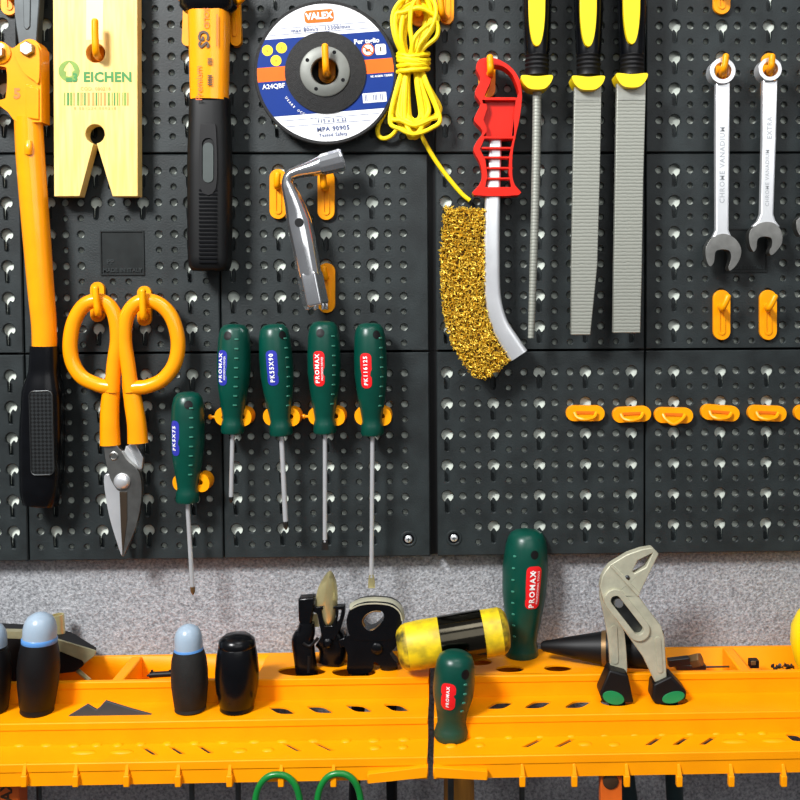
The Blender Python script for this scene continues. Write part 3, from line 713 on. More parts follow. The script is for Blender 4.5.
fil(537, 0, [(533, 541.5, 84), (531.5, 540, 180), (529.5, 537, 270), (528, 534, 338)], 75, 'thin round file with black and yellow handle, leftmost of the three files')
fil(588.5, 0, [(574.5, 601.5, 84), (573, 600, 180), (571.5, 597.5, 265), (571.3, 590.5, 335)], 75.5, 'half round file tapering to its tip, middle of the three files', 32)
fil(632, 0, [(617, 646, 82), (615.5, 643.5, 180), (614, 642, 270), (613.3, 640.5, 333)], 73, 'broad flat file of even width, rightmost of the three files', 31)

# =================================================================== WRENCHES
def wrench(rx, ry, ro, ri, sh_, jaw, holes_, label, txt):
    t = thing('combination_wrench', label, 'wrench', W(jaw[0][0], jaw[0][1], 20), 'combination wrenches on hooks')
    d_ = 20
    m = MB(); m.plate(ell(rx, ry, ro, n=40), d_-7, d_+9, [ell(rx, ry, ri, n=12*2)]); part('ring_head', m, STEEL, t, bevel=1.6, bseg=3)
    m = MB(); m.plate(sh_, d_-4, d_+4); s_ = part('shank', m, STEEL, t, bevel=1.6, bseg=3)
    m = MB()
    for tx, x_, y_, sz in txt: m.text(tx, flat(x_, y_, d_+4.2, 90), 0, .01, sz, 1.15)
    part('stamped_lettering', m, STAMP, s_)
    m = MB(); m.plate(jaw, d_-6, d_+6); part('open_jaw', m, GSTEEL, t, bevel=2, bseg=3)
wrench(722.8, 70.6, 12.8, 8.6, [(716, 81), (719, 82.5), (727, 82.5), (730, 81), (730, 140), (729, 230), (731.5, 236), (737, 242), (709, 242), (713.5, 236), (716, 230), (715.7, 140)],
       cr2([(712, 238), (720, 234), (728, 234.5), (736, 239.5), (741, 248), (740.5, 257), (736, 265.5), (730.5, 270.5), (728.5, 268), (731, 259), (729.5, 251), (721, 249.5), (715.5, 252), (714, 262), (710, 266.5), (706.5, 260), (705.5, 251), (707.5, 244)], 4), None,
       'longer bright combination wrench, second hook from the right edge', [('CHROME VANADIUM', 722.5, 165, 7)])
wrench(770.3, 69, 11.5, 7.8, [(763, 79), (766, 80.5), (775, 80.5), (777.5, 79), (776.5, 140), (773.8, 214), (776, 221), (781, 227), (752, 227), (758, 221), (760.8, 214), (762.5, 140)],
       cr2([(755, 226), (762, 222.5), (770, 222), (777, 225), (782, 233), (782, 243), (777, 250.5), (772, 255), (769.5, 252.5), (772, 245), (771, 238), (763, 236.5), (757.5, 239.5), (756.5, 248), (753.5, 251.5), (750, 245), (749, 236), (751, 230)], 4), None,
       'shorter bright combination wrench, between the longer wrench and the right edge', [('EXTRA', 769.8, 128, 6.4), ('CHROME VANADIUM', 767.5, 178, 5.2)])
wrench(816, 69, 10.5, 7, [(810, 79), (813, 80), (820, 80), (823, 79), (822, 200), (826, 214), (806, 214), (808, 200)],
       cr2([(805, 214), (812, 211), (820, 211), (828, 217), (831, 226), (829, 236), (823, 241), (821, 238), (823, 230), (820, 225), (812, 224), (806, 228), (804, 235), (800.5, 236), (797, 230), (796.5, 222), (800, 217)], 4), None,
       'combination wrench mostly cut off by the right edge, only its jaw tip showing', [('EXTRA', 816, 128, 6)])

# =================================================================== BOX SPANNER
t = thing('box_spanner', 'bent chrome tubular box spanner with a cross hole', 'spanner', W(315, 310, 26))
def spn(pts, rad, name, seg=24, power=1.0):
    pp = cr([W(*p) for p in pts], 7); m = MB(); m.sweep(pp, interp(rad, len(pp)), seg, power=power); part(name, m, CHROME, t)
spn([(310, 276, 28), (304, 245, 28), (299, 222, 28), (294.5, 204, 30), (289.5, 190, 32), (287.5, 183, 32), (290, 176, 32), (298, 172, 32), (312, 168, 32), (323, 164.5, 32)], [(11.5, 11), (12.2, 11.5), (12.2, 11), (9.5, 9.5), (7, 8), (5.5, 8), (5.5, 8), (6, 8.5), (8, 9), (9.8, 9.5)], 'bent_tube')
m = MB(); m.lathe(W(309.3, 272, 28), W(316.2, 306, 28), [(0, 11.4), (.12, 12.8), (.93, 12.8), (1, 11.5)], 6, mi=0)
for j in range(8):
    a = 2*PI*j/8; c_ = W(316.3, 306.6, 28); m.box(c_+Vector((10*math.cos(a), -9*math.sin(a), 0)), (2.6, 2.6, 6), mi=0)
part('lower_socket', m, CHROME, t, bevel=.8, angle=25)
m = MB(); m.lathe(W(319, 165.8, 32), W(343.5, 159.5, 32), [(0, 9), (.2, 10.4), (.92, 11), (1, 10), (1, 7.5), (.7, 7.2)], 12, a0=.2); part('upper_socket', m, CHROME, t, angle=25)
m = MB(); c_ = W(299.2, 222.5, 39.4); m.lathe(c_, c_+Vector((0, -.8, 0)), [(0, 4.4), (1, 4.2)], 20); part('cross_hole', m, BLACK, t)

# =================================================================== TIN SNIPS
t = thing('tin_snips', 'tin snips with orange looped handles and steel blades', 'snips', W(122, 556, 16))
ds = 18
LL = [(112, 392), (114, 365), (117.5, 338), (114.5, 315), (106.5, 303.5), (96, 300.5), (83.5, 306), (74, 322), (70.2, 343), (72.5, 362), (82, 377), (97, 384.5), (105, 386.5), (111, 387)]
RRp = [(131.5, 392), (128, 365), (124.5, 340), (126.5, 318), (134.5, 305), (146, 300.5), (160, 304.5), (172, 318), (178, 341), (175, 363), (163.5, 379), (149, 386), (139, 387.5), (132.5, 388)]
for P_, Sx in ((LL, [(110.3, 445), (109.7, 425), (110, 405), (112, 386), (113.6, 368)]), (RRp, [(137.8, 443), (136.8, 425), (133.8, 405), (130.6, 386), (128.3, 368)])):
    pp = cr(PX(P_, ds+4), 6); m = MB(); m.sweep(pp, (7.1, 6.8), 16); 
    pp = cr(PX(Sx, ds+2), 6); m.sweep(pp, interp([(10, 8), (9.3, 8), (9, 7.5), (8, 6.9), (6, 5.8)], len(pp)), 18)
    part('handle_loop', m, TOOLO, t)
m = MB(); m.plate([(127, 446), (134, 441), (143.5, 458), (142, 470), (136, 467)], 10, 16); part('stop_lug', m, SATIN, t, bevel=.8)
m = MB(); m.plate(cr2([(126, 446), (122, 470), (112, 474), (104, 476), (105.5, 497), (110, 520), (117, 543), (122, 556), (122.5, 540), (121.5, 500), (124, 490), (134, 478), (140, 470)], 3), 12, 18); part('lower_blade', m, STEEL, t, bevel=.8)
m = MB(); m.plate(cr2([(104, 447), (107, 443), (115, 444), (121, 451), (127, 460), (136, 468), (141, 480), (141, 502), (136, 526), (128, 546), (122.3, 556.5), (123, 530), (123.5, 496), (117, 490), (110, 478), (106, 463)], 3), 18, 25); part('upper_blade', m, GSTEEL, t, bevel=1.2)
m = MB(); m.plate([(119.5, 492), (127, 492), (127, 520), (122.5, 556), (121, 530)], 24.5, 25.6); part('cutting_bevel', m, mat('dark_brown_steel', (74, 62, 50), 0.4, 0.6), t)  # dark brown steel along the cutting edge
m = MB(); c_ = W(122.5, 481, 24); m.lathe(c_, c_+Vector((0, -6, 0)), [(0, 8), (.5, 7.6), (.85, 5.5), (1, 2.5)], 24); part('pivot_nut', m, STEEL, t)
m = MB(); c_ = W(114, 456, 24.6); m.lathe(c_, c_+Vector((0, -1.4, 0)), [(0, 4.4), (.6, 4.4), (1, 3.4), (.4, 2.6)], 20); part('rivet', m, GSTEEL, t)

# =================================================================== SCREWDRIVERS
HP = [(0, 5), (.012, 10), (.05, 13.4), (.12, 15), (.3, 16), (.45, 16), (.6, 14.2), (.74, 11.9), (.83, 10.2), (.87, 9.7), (.9, 10.7), (.97, 11.3), (.99, 10.4), (1, 6)]
def prof_at(P_, t_):
    for (a, r), (b, q) in zip(P_, P_[1:]):
        if a <= t_ <= b: return r+(q-r)*(t_-a)/(b-a+1e-9)
    return P_[-1][1]
def on_handle(A, B, P_, sc, ang0, tc, e=.35, reverse=True):
    """maps (x along the handle, y across) on to the lathe surface; text reads from the tip end to the butt"""
    ax = B-A; L = ax.length; T = ax/L; N = Vector((0, -1, 0)); N = (N-T*N.dot(T)).normalized(); X = N.cross(T)
    sg = -1 if reverse else 1
    def f(x_, y_, ee=0.0):
        tt = tc + sg*x_/L; r = prof_at(P_, tt)*sc+e+ee; a = ang0 + (-y_ if reverse else y_)/(prof_at(P_, tc)*sc)
        # X points to screen left or right depending on T; use screen right
        Xr = X if X.x > 0 else -X
        return A+ax*tt + Xr*math.sin(a)*r + N*math.cos(a)*r
    return f
def driver(top_, bot, d_, label, lab, labtext, shaft_end, tip, holex, ang=-.35, tc=.38, group=None, tipmat=None, ticks=.7, sc=1.0, shaft_r=2.2, l2=None, P_=HP, name='screwdriver', body=GREEN):
    A = W(*top_, d_); B = W(*bot, d_)
    base = W(*(shaft_end or bot), d_); t = thing(name, label, 'screwdriver', base, group)
    m = MB(); m.lathe(A, B, [(a, r*sc) for a, r in P_], 32); h_ = part('handle', m, body, t)
    f = on_handle(A, B, P_, sc, holex, .1, .15); m = MB()
    m.rings([[f(q*4.2*math.cos(a), q*4.0*math.sin(a)) for a in [2*PI*i/20 for i in range(20)]] for q in (1, .6, .2)]); part('hang_hole', m, BLACK, t)
    f = on_handle(A, B, P_, sc, ang, tc); m = MB(); L2 = 17; W2 = 5.6
    nu = 12; rows = []
    pts = rrect(0, 0, 2*L2, 2*W2, 4.5)
    # patch that follows the curved grip
    for rr in (1, .66, .33): rows.append([f(x_*rr, y_*rr) for x_, y_ in pts])
    m.rings(rows)
    m.text(labtext, lambda x_, y_: f(x_, y_+(1.2 if l2 else 0), .45), 1, .03, 5.8 if len(labtext) < 8 else 5.4, 1.3)
    if l2: m.text(l2, lambda x_, y_: f(x_, y_-3.4, .45), 1, .01, 2.6, 1.05)
    part('brand_label', m, [lab, WHITE], t, label='red printed label' if lab is REDL else 'blue printed label')
    m = MB()
    for i in range(8):
        f = on_handle(A, B, P_, sc, ticks, .13+.085*i); 
        m.rings([[f(x_*q, y_*q, .5 if q < 1 else -.3) for x_, y_ in rrect(0, 0, 1.5, 4, .7)] for q in (1, .8, .3)])
    part('grip_ticks', m, TICK, h_)
    if shaft_end:
        E_ = W(*shaft_end, d_); m = MB(); v = (E_-B)
        if tip == 'flat':
            m.lathe(B-v*.02, B+v*.93, [(0, shaft_r), (1, shaft_r)], 16); part('shaft', m, STEEL, t)
            m = MB(); m.sweep([B+v*.91, B+v*.955, B+v], [(shaft_r, shaft_r), (shaft_r*1.5, shaft_r*.6), (shaft_r*1.6, .5)], 12, power=.5)
        else:
            m.lathe(B-v*.02, B+v*.91, [(0, shaft_r), (1, shaft_r)], 16); part('shaft', m, STEEL, t)
            m = MB(); m.lathe(B+v*.905, E_, [(0, shaft_r*1.05), (.6, shaft_r*1.05), (1, .5)], 8)
        part('tip', m, tipmat or DSTEEL, t)
    return t
SG = 'green handled screwdrivers clipped to the board'
dS = 24
driver((234.5, 324), (232.5, 434), dS, 'green screwdriver with blue label and the shortest shaft, leftmost of the row of four', BLUEL, 'PROMAX', (231, 503), 'cross', -.25, -.55, .39, SG, l2='PRECISION DRIVER', ticks=.35)
driver((273.5, 324), (281.5, 436), dS, 'green screwdriver with blue label, second from left in the row of four', BLUEL, 'PK55X90', (286, 530), 'cross', .75, -.1, .38, SG, ticks=.9, shaft_r=2.5)
driver((323.5, 321), (325, 434), dS, 'green flat screwdriver with red label, third from left in the row of four', REDL, 'PROMAX', (325, 550), 'flat', -.1, -.2, .41, SG, l2='PRECISION DRIVER', ticks=.75)
driver((369.5, 323), (372.5, 436), dS, 'green flat screwdriver with red label and the longest shaft, rightmost of the row of four', REDL, 'PK116125', (371.5, 588), 'flat', .55, -.22, .41, SG, ticks=.8, tipmat=BRASS)
driver((188, 392), (187.5, 503), dS, 'green screwdriver with blue label hanging lower, just right of the snips', BLUEL, 'PK5X75', (193, 595), 'cross', .28, -.62, .4, SG, ticks=.45, tipmat=BRONZE)
# =================================================================== TOOL RACK
BACK = -14.0
def depth_for(py, z, px=430): return DIST*(1 - z/W(px, py, 0).z)
zA = W(430, 650.5, BACK).z; d1 = depth_for(676.5, zA)
zB = W(430, 698, d1).z; d2 = depth_for(716.5, zB)
zC = W(430, 739, d2).z; d3 = depth_for(756.5, zC)
zD = W(430, 779, d3).z
zF = zA-31                                         # compartment floor
def FZ(px, py, z):                                  # point of a photo pixel on the level z
    v = ROT @ Vector(((px-CX)/F, (CY-py)/F, -1.0)); t = z/v.z; p = v*t; return Vector((p.x, p.y-DIST, z))
def FD(px, py, z): return -FZ(px, py, z).y
def lev(poly, z): return [Vector((p.x, p.y, z)) if isinstance(p, Vector) else FZ(p[0], p[1], z) for p in poly]
RG = 'orange stepped tool racks'
def para(cx, cy, L, h, mir=1, sl=3.0):
    if sl > 3.3: q = [(-L, -sl), (-L+6, -sl), (L, sl), (L-6.5, sl)]
    else: q = cr2([(-L, -sl), (-L*.4, -sl-.7), (L*.25, -sl), (L*.7, -.1), (L, sl), (L*.4, sl+.7), (-L*.25, sl), (-L*.7, .1)], 3)
    return [(cx+mir*x, cy+y) for x, y in q]
def rack(xl, xr, label, lidx, comps, divs, lidholes, holes2, recess, holes3, bumps, pegs, tab, endwall):
    t = thing('tool_rack', label, 'tool rack', ((xl+xr)/2, -60, zD), RG)
    th = 1.8; m = MB()
    def fl(a, b, da, db, z, hol): m.prism([[Vector((a, -da, z)), Vector((b, -da, z)), Vector((b, -db, z)), Vector((a, -db, z))]] + [lev(h, z) for h in hol], (0, 0, -th))
    def bx(a, b, da, db, za, zb): m.box(((a+b)/2, -(da+db)/2, (za+zb)/2), (abs(b-a), abs(db-da), abs(zb-za)))
    bx(xl, xr, BACK, BACK+4, zA, zF-4)
    bx(xl, xr, d1-4, d1, zA, zB-th)
    fl(lidx[0], lidx[1], BACK+4, d1-4, zA, lidholes)
    fl(comps[0], comps[1], BACK+4, d1-4, zF, [])
    fl(xl, xr, d1-4, d2-4, zB, holes2+[r_ for r_ in recess])
    bx(xl, xr, d2-4, d2, zB, zC-th)
    fl(xl, xr, d2-4, d3-4, zC, holes3)
    bx(xl, xr, d3-4, d3, zC, zD)
    bx(xl, xl+3, BACK+4, d1-4, zA-4, zF) if xl > -300 else bx(xr-3, xr, BACK+4, d1-4, zA-4, zF)
    b_ = part('rack_body', m, ORANGE, t, bevel=1.2, angle=30)
    for r_ in recess:                              # oval pockets sunk into the middle step
        m = MB(); P_ = lev(r_, zB); c_ = sum(P_, Vector())/len(P_)
        m.rings([P_, [p+Vector((0, 0, -3)) for p in P_], [c_.lerp(p, .8)+Vector((0, 0, -4.5)) for p in P_], [c_.lerp(p, .1)+Vector((0, 0, -4.5)) for p in P_]]); part('oval_pocket', m, ORANGE, t, angle=50)
    for d_, z_, h_ in ((d1, zA, 7), (d2, zB, 7), (d3, zC, 8)):
        m = MB(); m.box(((xl+xr)/2, -d_+.4, z_-h_/2-.2), (xr-xl, 2.2, h_)); part('step_rim', m, ORANGE, t, bevel=.9)
    for p0, p1, w_ in divs:                        # dividers between the compartments
        a = FZ(*p0, zA); b = FZ(*p1, zA); x_ = (a.x+b.x)/2
        m = MB(); m.box((x_, -(BACK+d1)/2, (zA+zF)/2-.3), (w_, d1-BACK-6, zA-zF)); part('divider', m, ORANGE, t, bevel=1.5)
    if endwall:
        x_ = endwall; m = MB(); m.box((x_, -(BACK+d1)/2, (zA+zF)/2-2.2), (4, d1-BACK-6, zA-zF)); part('lid_wall', m, ORANGE, t)
    for (x_, y_, rx) in bumps:
        z_ = zC if y_ > 730 else (zB if y_ > 690 else zA); c_ = FZ(x_, y_, z_); m = MB()
        m.rings([[c_+Vector((rx*q*math.cos(a), 4.2*q*math.sin(a), h_)) for a in [2*PI*i/20 for i in range(20)]] for q, h_ in ((1, -.3), (.8, 1.0), (.4, 1.7), (.05, 1.8))]); part('bump', m, ORANGE, t, angle=60)
    for px in pegs:
        p = W(px, 779.5, d3+3); m = MB(); m.box(p+Vector((0, 1.5, -1.5)), (5.4, 6, 10)); 
        m.prism([[p+Vector((-2.2, -1.2, 3)), p+Vector((2.2, -1.2, 3)), p+Vector((1.2, 2.6, 13)), p+Vector((-1.2, 2.6, 13))]], (0, 4, 0)); part('front_peg', m, ORANGE, t, bevel=.8)
    m = MB(); m.prism([[W(x_, y_, d3+6) for x_, y_ in tab]], (0, 9, 0)); part('end_tab', m, ORANGE, t, bevel=1)
    return t
xg0, xg1 = W(428, 720, d2).x, W(434, 720, d2).x
gA = FZ(33, 790, zB)
lh = [ell(302, 671, 24, 5), ell(354, 672, 22, 5), ell(330, 661, 18, 3), ell(387, 662, 16, 4)]
t_left = rack(-520, xg0, 'left orange stepped tool rack with black handles standing in it, left of the joint',
     (FZ(262, 668, zA).x, xg0), (-520, FZ(262, 668, zA).x), [((136, 657), (118, 679), 11), ((-30, 659), (-60, 682), 11)], lh,
     [para(282, 710.3, 13, 0), para(320, 709.3, 13, 0), para(359, 708.2, 13, 0), para(396.5, 707.4, 12.5, 0), ell(37, 711, 6, 2.2), ell(190, 709, 6, 2.2), ell(237, 709, 6, 2.2), ell(-10, 712, 6, 2.2)],
     [ell(112, 710, 52, 7.2)],
     [para(292.5, 747.2, 10.5, 0, sl=3.8), para(324, 746.6, 11.5, 0, sl=3.9), para(150, 751, 9, 0, sl=3.7)[::1], para(177, 750.2, 9, 0, sl=3.7), para(205.5, 749.4, 9, 0, sl=3.7)],
     [(20, 745, 6), (47, 745, 6), (74, 745.5, 6), (97, 745, 5), (118, 745, 5), (84, 752.5, 12), (122, 752, 11), (141, 744, 5), (168, 743.5, 5), (195, 743, 5), (224, 742, 6), (255, 741.5, 6), (240, 751, 7), (268, 750, 6), (283, 741, 6), (314, 740.5, 6), (346, 741, 5), (374, 740.5, 6), (404, 739.5, 6), (375, 748, 6), (403, 747.3, 5)],
     [24, 75.5, 126.5, 178, 229.5, 281, 333.5, -28], [(367, 774.5), (428, 767), (428, 777.5), (367, 784)], FZ(262, 668, zA).x)
lhR = [ell(479, 662, 13, 3.4), ell(510, 669, 14, 3.3), ell(558, 668, 14, 3.3), [Vector((W(459, 790, 52).x+15.5*math.cos(a), -49.5+14*math.sin(a), 0)) for a in [2*PI*i/28 for i in range(28)]], ell(521, 655.5, 5, 1.8)]
t_right = rack(xg1, 500, 'right orange stepped tool rack holding the pliers, right of the joint',
     (xg1, FZ(612, 668, zA).x), (FZ(612, 668, zA).x, 500), [((729, 647), (743, 669), 11), ((850, 645), (880, 665), 11)], lhR,
     [para(500, 705.2, 13, 0, -1), para(538, 704.6, 13, 0, -1), para(578, 704.3, 13, 0, -1), ell(617, 701.5, 16.5, 4.6), ell(671, 701, 17, 4.6), ell(448, 705, 9, 3, rot=-20)],
     [ell(742, 700.5, 44, 6.2)],
     [para(532.5, 743.2, 11, 0, -1, 3.9), para(565, 742.8, 11, 0, -1, 3.9), para(653.5, 741.3, 9, 0, -1, 3.8), para(681, 741, 9, 0, -1, 3.8), para(708, 740.7, 9, 0, -1, 3.8), ell(451, 742, 7, 1.7), para(795, 737.5, 9, 0, 1, 3)],
     [(480, 737, 7), (509, 737, 5), (480, 745.3, 5), (451, 746, 6), (540, 736, 5), (571, 735.5, 5), (604, 734.5, 6), (634, 734, 6), (585, 744, 7), (614, 744.5, 6), (662, 734, 5), (690, 733.5, 5), (716, 733, 5), (741, 733.5, 5), (762, 733, 5), (735, 741.5, 13), (774, 740.7, 12), (786, 731, 6)],
     [522.5, 574.5, 627, 679.5, 731.5, 784, 836], [(433, 767.5), (488, 772), (488, 780.5), (433, 777.5)], FZ(612, 668, zA).x)

# =================================================================== TOOLS STANDING IN THE RACK
def stand(px, ybase, ytop, z, prof, label, cat, name, cap=None, ring=None, lean=0, shaft=None, bodymat=CHAR, topmat=None, group=None):
    d_ = FD(px, ybase-2, z); A = Vector((FZ(px, ybase-2, z).x, -d_, z+.2)); B = W(px+lean, ytop, d_); s_ = k(d_)
    t = thing(name, label, cat, A, group)
    m = MB(); m.lathe(A, B, [(a, r*s_) for a, r in prof], 36); part('handle', m, bodymat, t)
    if ring: m = MB(); m.lathe(A, B, [(a, r*s_) for a, r in ring], 36); part('collar_ring', m, BLUERING, t)
    if cap: m = MB(); m.lathe(A, B, [(a, r*s_) for a, r in cap], 36); part('end_cap', m, topmat or GREYCAP, t)
    if shaft: m = MB(); e = A+Vector((0, 0, -150)); m.lathe(A+Vector((0, 0, .5)), e, [(0, shaft), (1, shaft)], 14); part('shaft', m, DSTEEL, t)
    return t
HG2 = 'black handled drivers standing in the left rack'
capA = lambda r0, t0: [(t0, r0), (t0+.05, r0*1.0), (.84, r0*.99), (.9, r0*.9), (.95, r0*.73), (.985, r0*.4), (1, r0*.05)]
stand(37, 714, 612, zB, [(0, 15), (.015, 16.2), (.06, 16), (.07, 16.8), (.3, 19.6), (.45, 20.2), (.6, 19), (.72, 16.6)],
      'charcoal handle with a pale grey domed cap, in front of the black bracket', 'screwdriver', 'nut_driver', capA(16.2, .745), [(.7, 16.8), (.705, 17.1), (.74, 17.1), (.75, 16.4)], 3.5, 2.6, BLACK, group=HG2)
stand(190.5, 712, 624, zB, [(0, 14), (.015, 15.6), (.05, 15.2), (.06, 15.8), (.3, 18), (.45, 18.2), (.6, 17), (.7, 14.6)],
      'charcoal handle with a pale grey domed cap, beside the all black handle', 'screwdriver', 'nut_driver', capA(13.8, .715), [(.67, 14.4), (.68, 14.6), (.71, 14.5), (.725, 13.9)], -2.5, 2.6, CHAR, group=HG2)
stand(237, 711.5, 634, zB, [(0, 15), (.015, 17), (.06, 16.6), (.07, 17.2), (.3, 21), (.5, 21.8), (.7, 20.5), (.83, 18.8), (.845, 18.2), (.86, 18.6), (.93, 17.4), (.98, 13), (1, 1)],
      'all black barrel shaped handle without a coloured cap, standing right of a grey capped one', 'screwdriver', 'nut_driver', None, None, 0, 2.6, BLACKG, group=HG2)
stand(-9, 713, 622, zB, [(0, 13), (.015, 16), (.3, 18.6), (.45, 19), (.6, 18), (.7, 15.6)],
      'black handle with grey cap and red ring, cut off by the left edge', 'screwdriver', 'nut_driver', capA(15, .73), None, 0, 2.6, BLACK, group=HG2)
# green handled drivers in the rack
PT = [(0, 4), (.008, 11), (.03, 16), (.07, 19), (.13, 21), (.3, 23.3), (.5, 22.2), (.68, 18.8), (.82, 15.6), (.88, 14.6), (.93, 16.2), (.975, 17), (1, 15.5)]
dT_ = FD(521, 655, zA); sT = k(dT_)
def big(top_, bot, d_, P_, label, base, lb, L2, W2, holea, txt, tc, ang, size, low=None, l2=None, tick=-.5, holet=.16):
    A = W(*top_, d_); B = W(*bot, d_); sc = k(d_)
    t = thing('screwdriver', label, 'screwdriver', B)
    m = MB(); m.lathe(A, B, [(a, r*sc) for a, r in P_ if not low or a <= low], 36); h_ = part('handle', m, GREEN, t)
    if low: m = MB(); m.lathe(A, B, [(a, r*sc) for a, r in P_ if a >= low], 36); part('grip_base', m, GREEND, t)
    f = on_handle(A, B, P_, sc, holea, holet, .2); m = MB(); m.rings([[f(q*4.4*math.cos(a), q*4.2*math.sin(a)) for a in [2*PI*i/20 for i in range(20)]] for q in (1, .6, .2)]); part('hang_hole', m, BLACK, t)
    f = on_handle(A, B, P_, sc, ang, tc); m = MB(); pts = rrect(0, 0, 2*L2, 2*W2, 5)
    rows = []
    for rr in (1, .75, .5, .25): rows.append([f(x_*rr, y_*rr) for x_, y_ in pts])
    m.rings(rows); m.text(txt, lambda x_, y_: f(x_-(2 if l2 else 0), y_+(1.2 if l2 else 0), .5), 1, .03, size, 1.3)
    if l2: m.text(l2, lambda x_, y_: f(x_, y_-4.4, .5), 1, .01, 3, 1.1); m.text('o', lambda x_, y_: f(x_+16, y_+2, .5), 1, .02, 6)
    part('brand_label', m, [REDL, WHITE], t, label='red printed label')
    m = MB()
    for i in range(8 if not low else 4):
        f = on_handle(A, B, P_, sc, tick, .18+.09*i if not low else .3+.13*i*.8)
        m.rings([[f(x_*q, y_*q, .6 if q < 1 else -.3) for x_, y_ in rrect(0, 0, 1.8, 3.6, .8)] for q in (1, .8, .3)])
    part('grip_ticks', m, TICK, h_)
    m = MB(); m.lathe(B+Vector((0, 0, .5)), B+Vector((0, 0, -165 if not low else -60)), [(0, 2.8), (1, 2.8)], 14); part('shaft', m, DSTEEL, t)
big((527, 529), (521.5, 656.5), dT_, PT, 'tall dark green screwdriver handle with red label, standing beside the yellow mallet', None, None, 21.5, 8, .33, 'PROMAX', .41, .32, 7.6, None, 'PROFESSIONAL TOOLS', -.62, .16)
PS = [(0, 4), (.015, 11), (.05, 16.5), (.12, 19), (.25, 20.6), (.42, 21), (.52, 20), (.6, 18), (.64, 17), (.72, 15.4), (.8, 14.6), (.87, 16.2), (.92, 17.4), (.97, 17), (1, 15)]
dS_ = FD(451, 738, zC)
big((456, 651), (450.5, 738.5), dS_, PS, 'short stubby green screwdriver with red label, in front of the rack joint', None, None, 12.5, 7, .55, 'PROMAX', .44, -.28, 4.0, .64, None, .55, .19)

# =================================================================== MALLET
dm = 52; cR = 22.5*k(dm)
A = W(397.5, 648.5, dm+2); B = W(508.5, 629.5, dm-6)
zoff = 0
t = thing('mallet', 'worn yellow plastic faced mallet head with a dark metal sleeve and wooden handle', 'mallet', (A+B)/2)
def seg_(t0, t1, prof, name, mt):
    m = MB(); a = A.lerp(B, t0); b = A.lerp(B, t1); m.lathe(a, b, [(q, r*k(dm)) for q, r in prof], 40); return part(name, m, mt, t)
seg_(0, .09, [(0, 13), (.15, 17.5), (.6, 22), (1, 23.4)], 'striking_face', DIRT)
seg_(.09, .4, [(0, 23.4), (.4, 24.2), (1, 24)], 'yellow_head', MALY)
seg_(.38, .77, [(0, 23.8), (0.01, 24.9), (.99, 24.9), (1, 23.8)], 'metal_sleeve', mat('black_chrome', (70, 66, 56), 0.12, 1.0, var=.1))
seg_(.76, .93, [(0, 24), (1, 23.6)], 'yellow_head', MALY)
seg_(.93, 1.0, [(0, 23.6), (.4, 22), (.85, 17.5), (1, 12)], 'striking_face', DIRT)
c_ = A.lerp(B, .57); m = MB(); x_ = W(459, 790, dm).x
m.sweep([Vector((x_, c_.y, c_.z-18)), Vector((x_, c_.y, zA-30)), Vector((x_, c_.y, -600))], [(10, 9), (14.5, 11), (15.5, 12)], 20); part('wooden_handle', m, PINK, t)

# =================================================================== WATER PUMP PLIERS
dp = FD(645, 702, zB)-2
t = thing('water_pump_pliers', 'matt grey water pump pliers standing jaws up with black and green grips', 'pliers', W(645, 703, dp))
jaw = [(600, 587), (602, 577), (606, 570), (610, 565), (628, 554), (641, 549.5), (652.5, 547.5), (659, 554), (638.5, 596), (650, 612), (661, 626), (664.5, 637), (667, 679), (655, 682.5), (643, 657), (628, 636), (613, 615), (604, 603)]
slot = rrect(627.3, 615.5, 47, 10, 5, 52)
m = MB(); m.plate(jaw, dp-5, dp+5, [slot, [(632.5, 571.5), (638, 560.5), (652.5, 553.5), (646, 567.5), (634.5, 573.5)]]); part('jaw_arm', m, NICKEL, t, bevel=1.2)
m = MB(); m.plate(rrect(627.3, 615.5, 52, 15, 7, 52), dp-5.4, dp-2); part('channel_back', m, DSTEEL, t)
m = MB(); m.plate(rrect(627.3, 615.5, 60, 22, 11, 52), dp+4.5, dp+7.5, [slot]); part('slot_rim', m, NICKEL, t, bevel=1.3)
m = MB(); m.plate([(609.5, 565.5), (612.5, 563.5), (640.5, 593.5), (638, 597)], dp+4.5, dp+6.5); part('jaw_edge', m, NICKEL, t, bevel=.6)
m = MB(); m.plate(cr2([(602, 585), (604, 596), (613, 612), (622, 626), (625.5, 640), (626.5, 678), (612, 677), (609, 645), (604, 615), (600, 597)], 3), dp-12, dp-5.5); part('lower_arm', m, NICKEL, t, bevel=1.2)
m = MB(); m.plate(rrect(614.5, 645, 6.5, 38, 3, -2), dp-6, dp-4.5); part('raised_panel', m, NICKEL, t, bevel=.6); m = MB(); m.plate(rrect(659, 655, 5.5, 36, 2.7, -4), dp+4.6, dp+6); part('raised_panel', m, NICKEL, t, bevel=.6)
m = MB(); c_ = W(617.5, 600.5, dp-4); m.lathe(c_, c_+Vector((0, -9, 0)), [(0, 5), (.8, 5), (1, 4)], 20); part('pivot_stud', m, SATIN, t)
m = MB(); c_ = W(627, 577.5, dp+4.6); m.lathe(c_, c_+Vector((0, -2, 0)), [(0, 2.6), (.6, 2.4), (1, 1)], 14); part('rivet', m, DSTEEL, t)
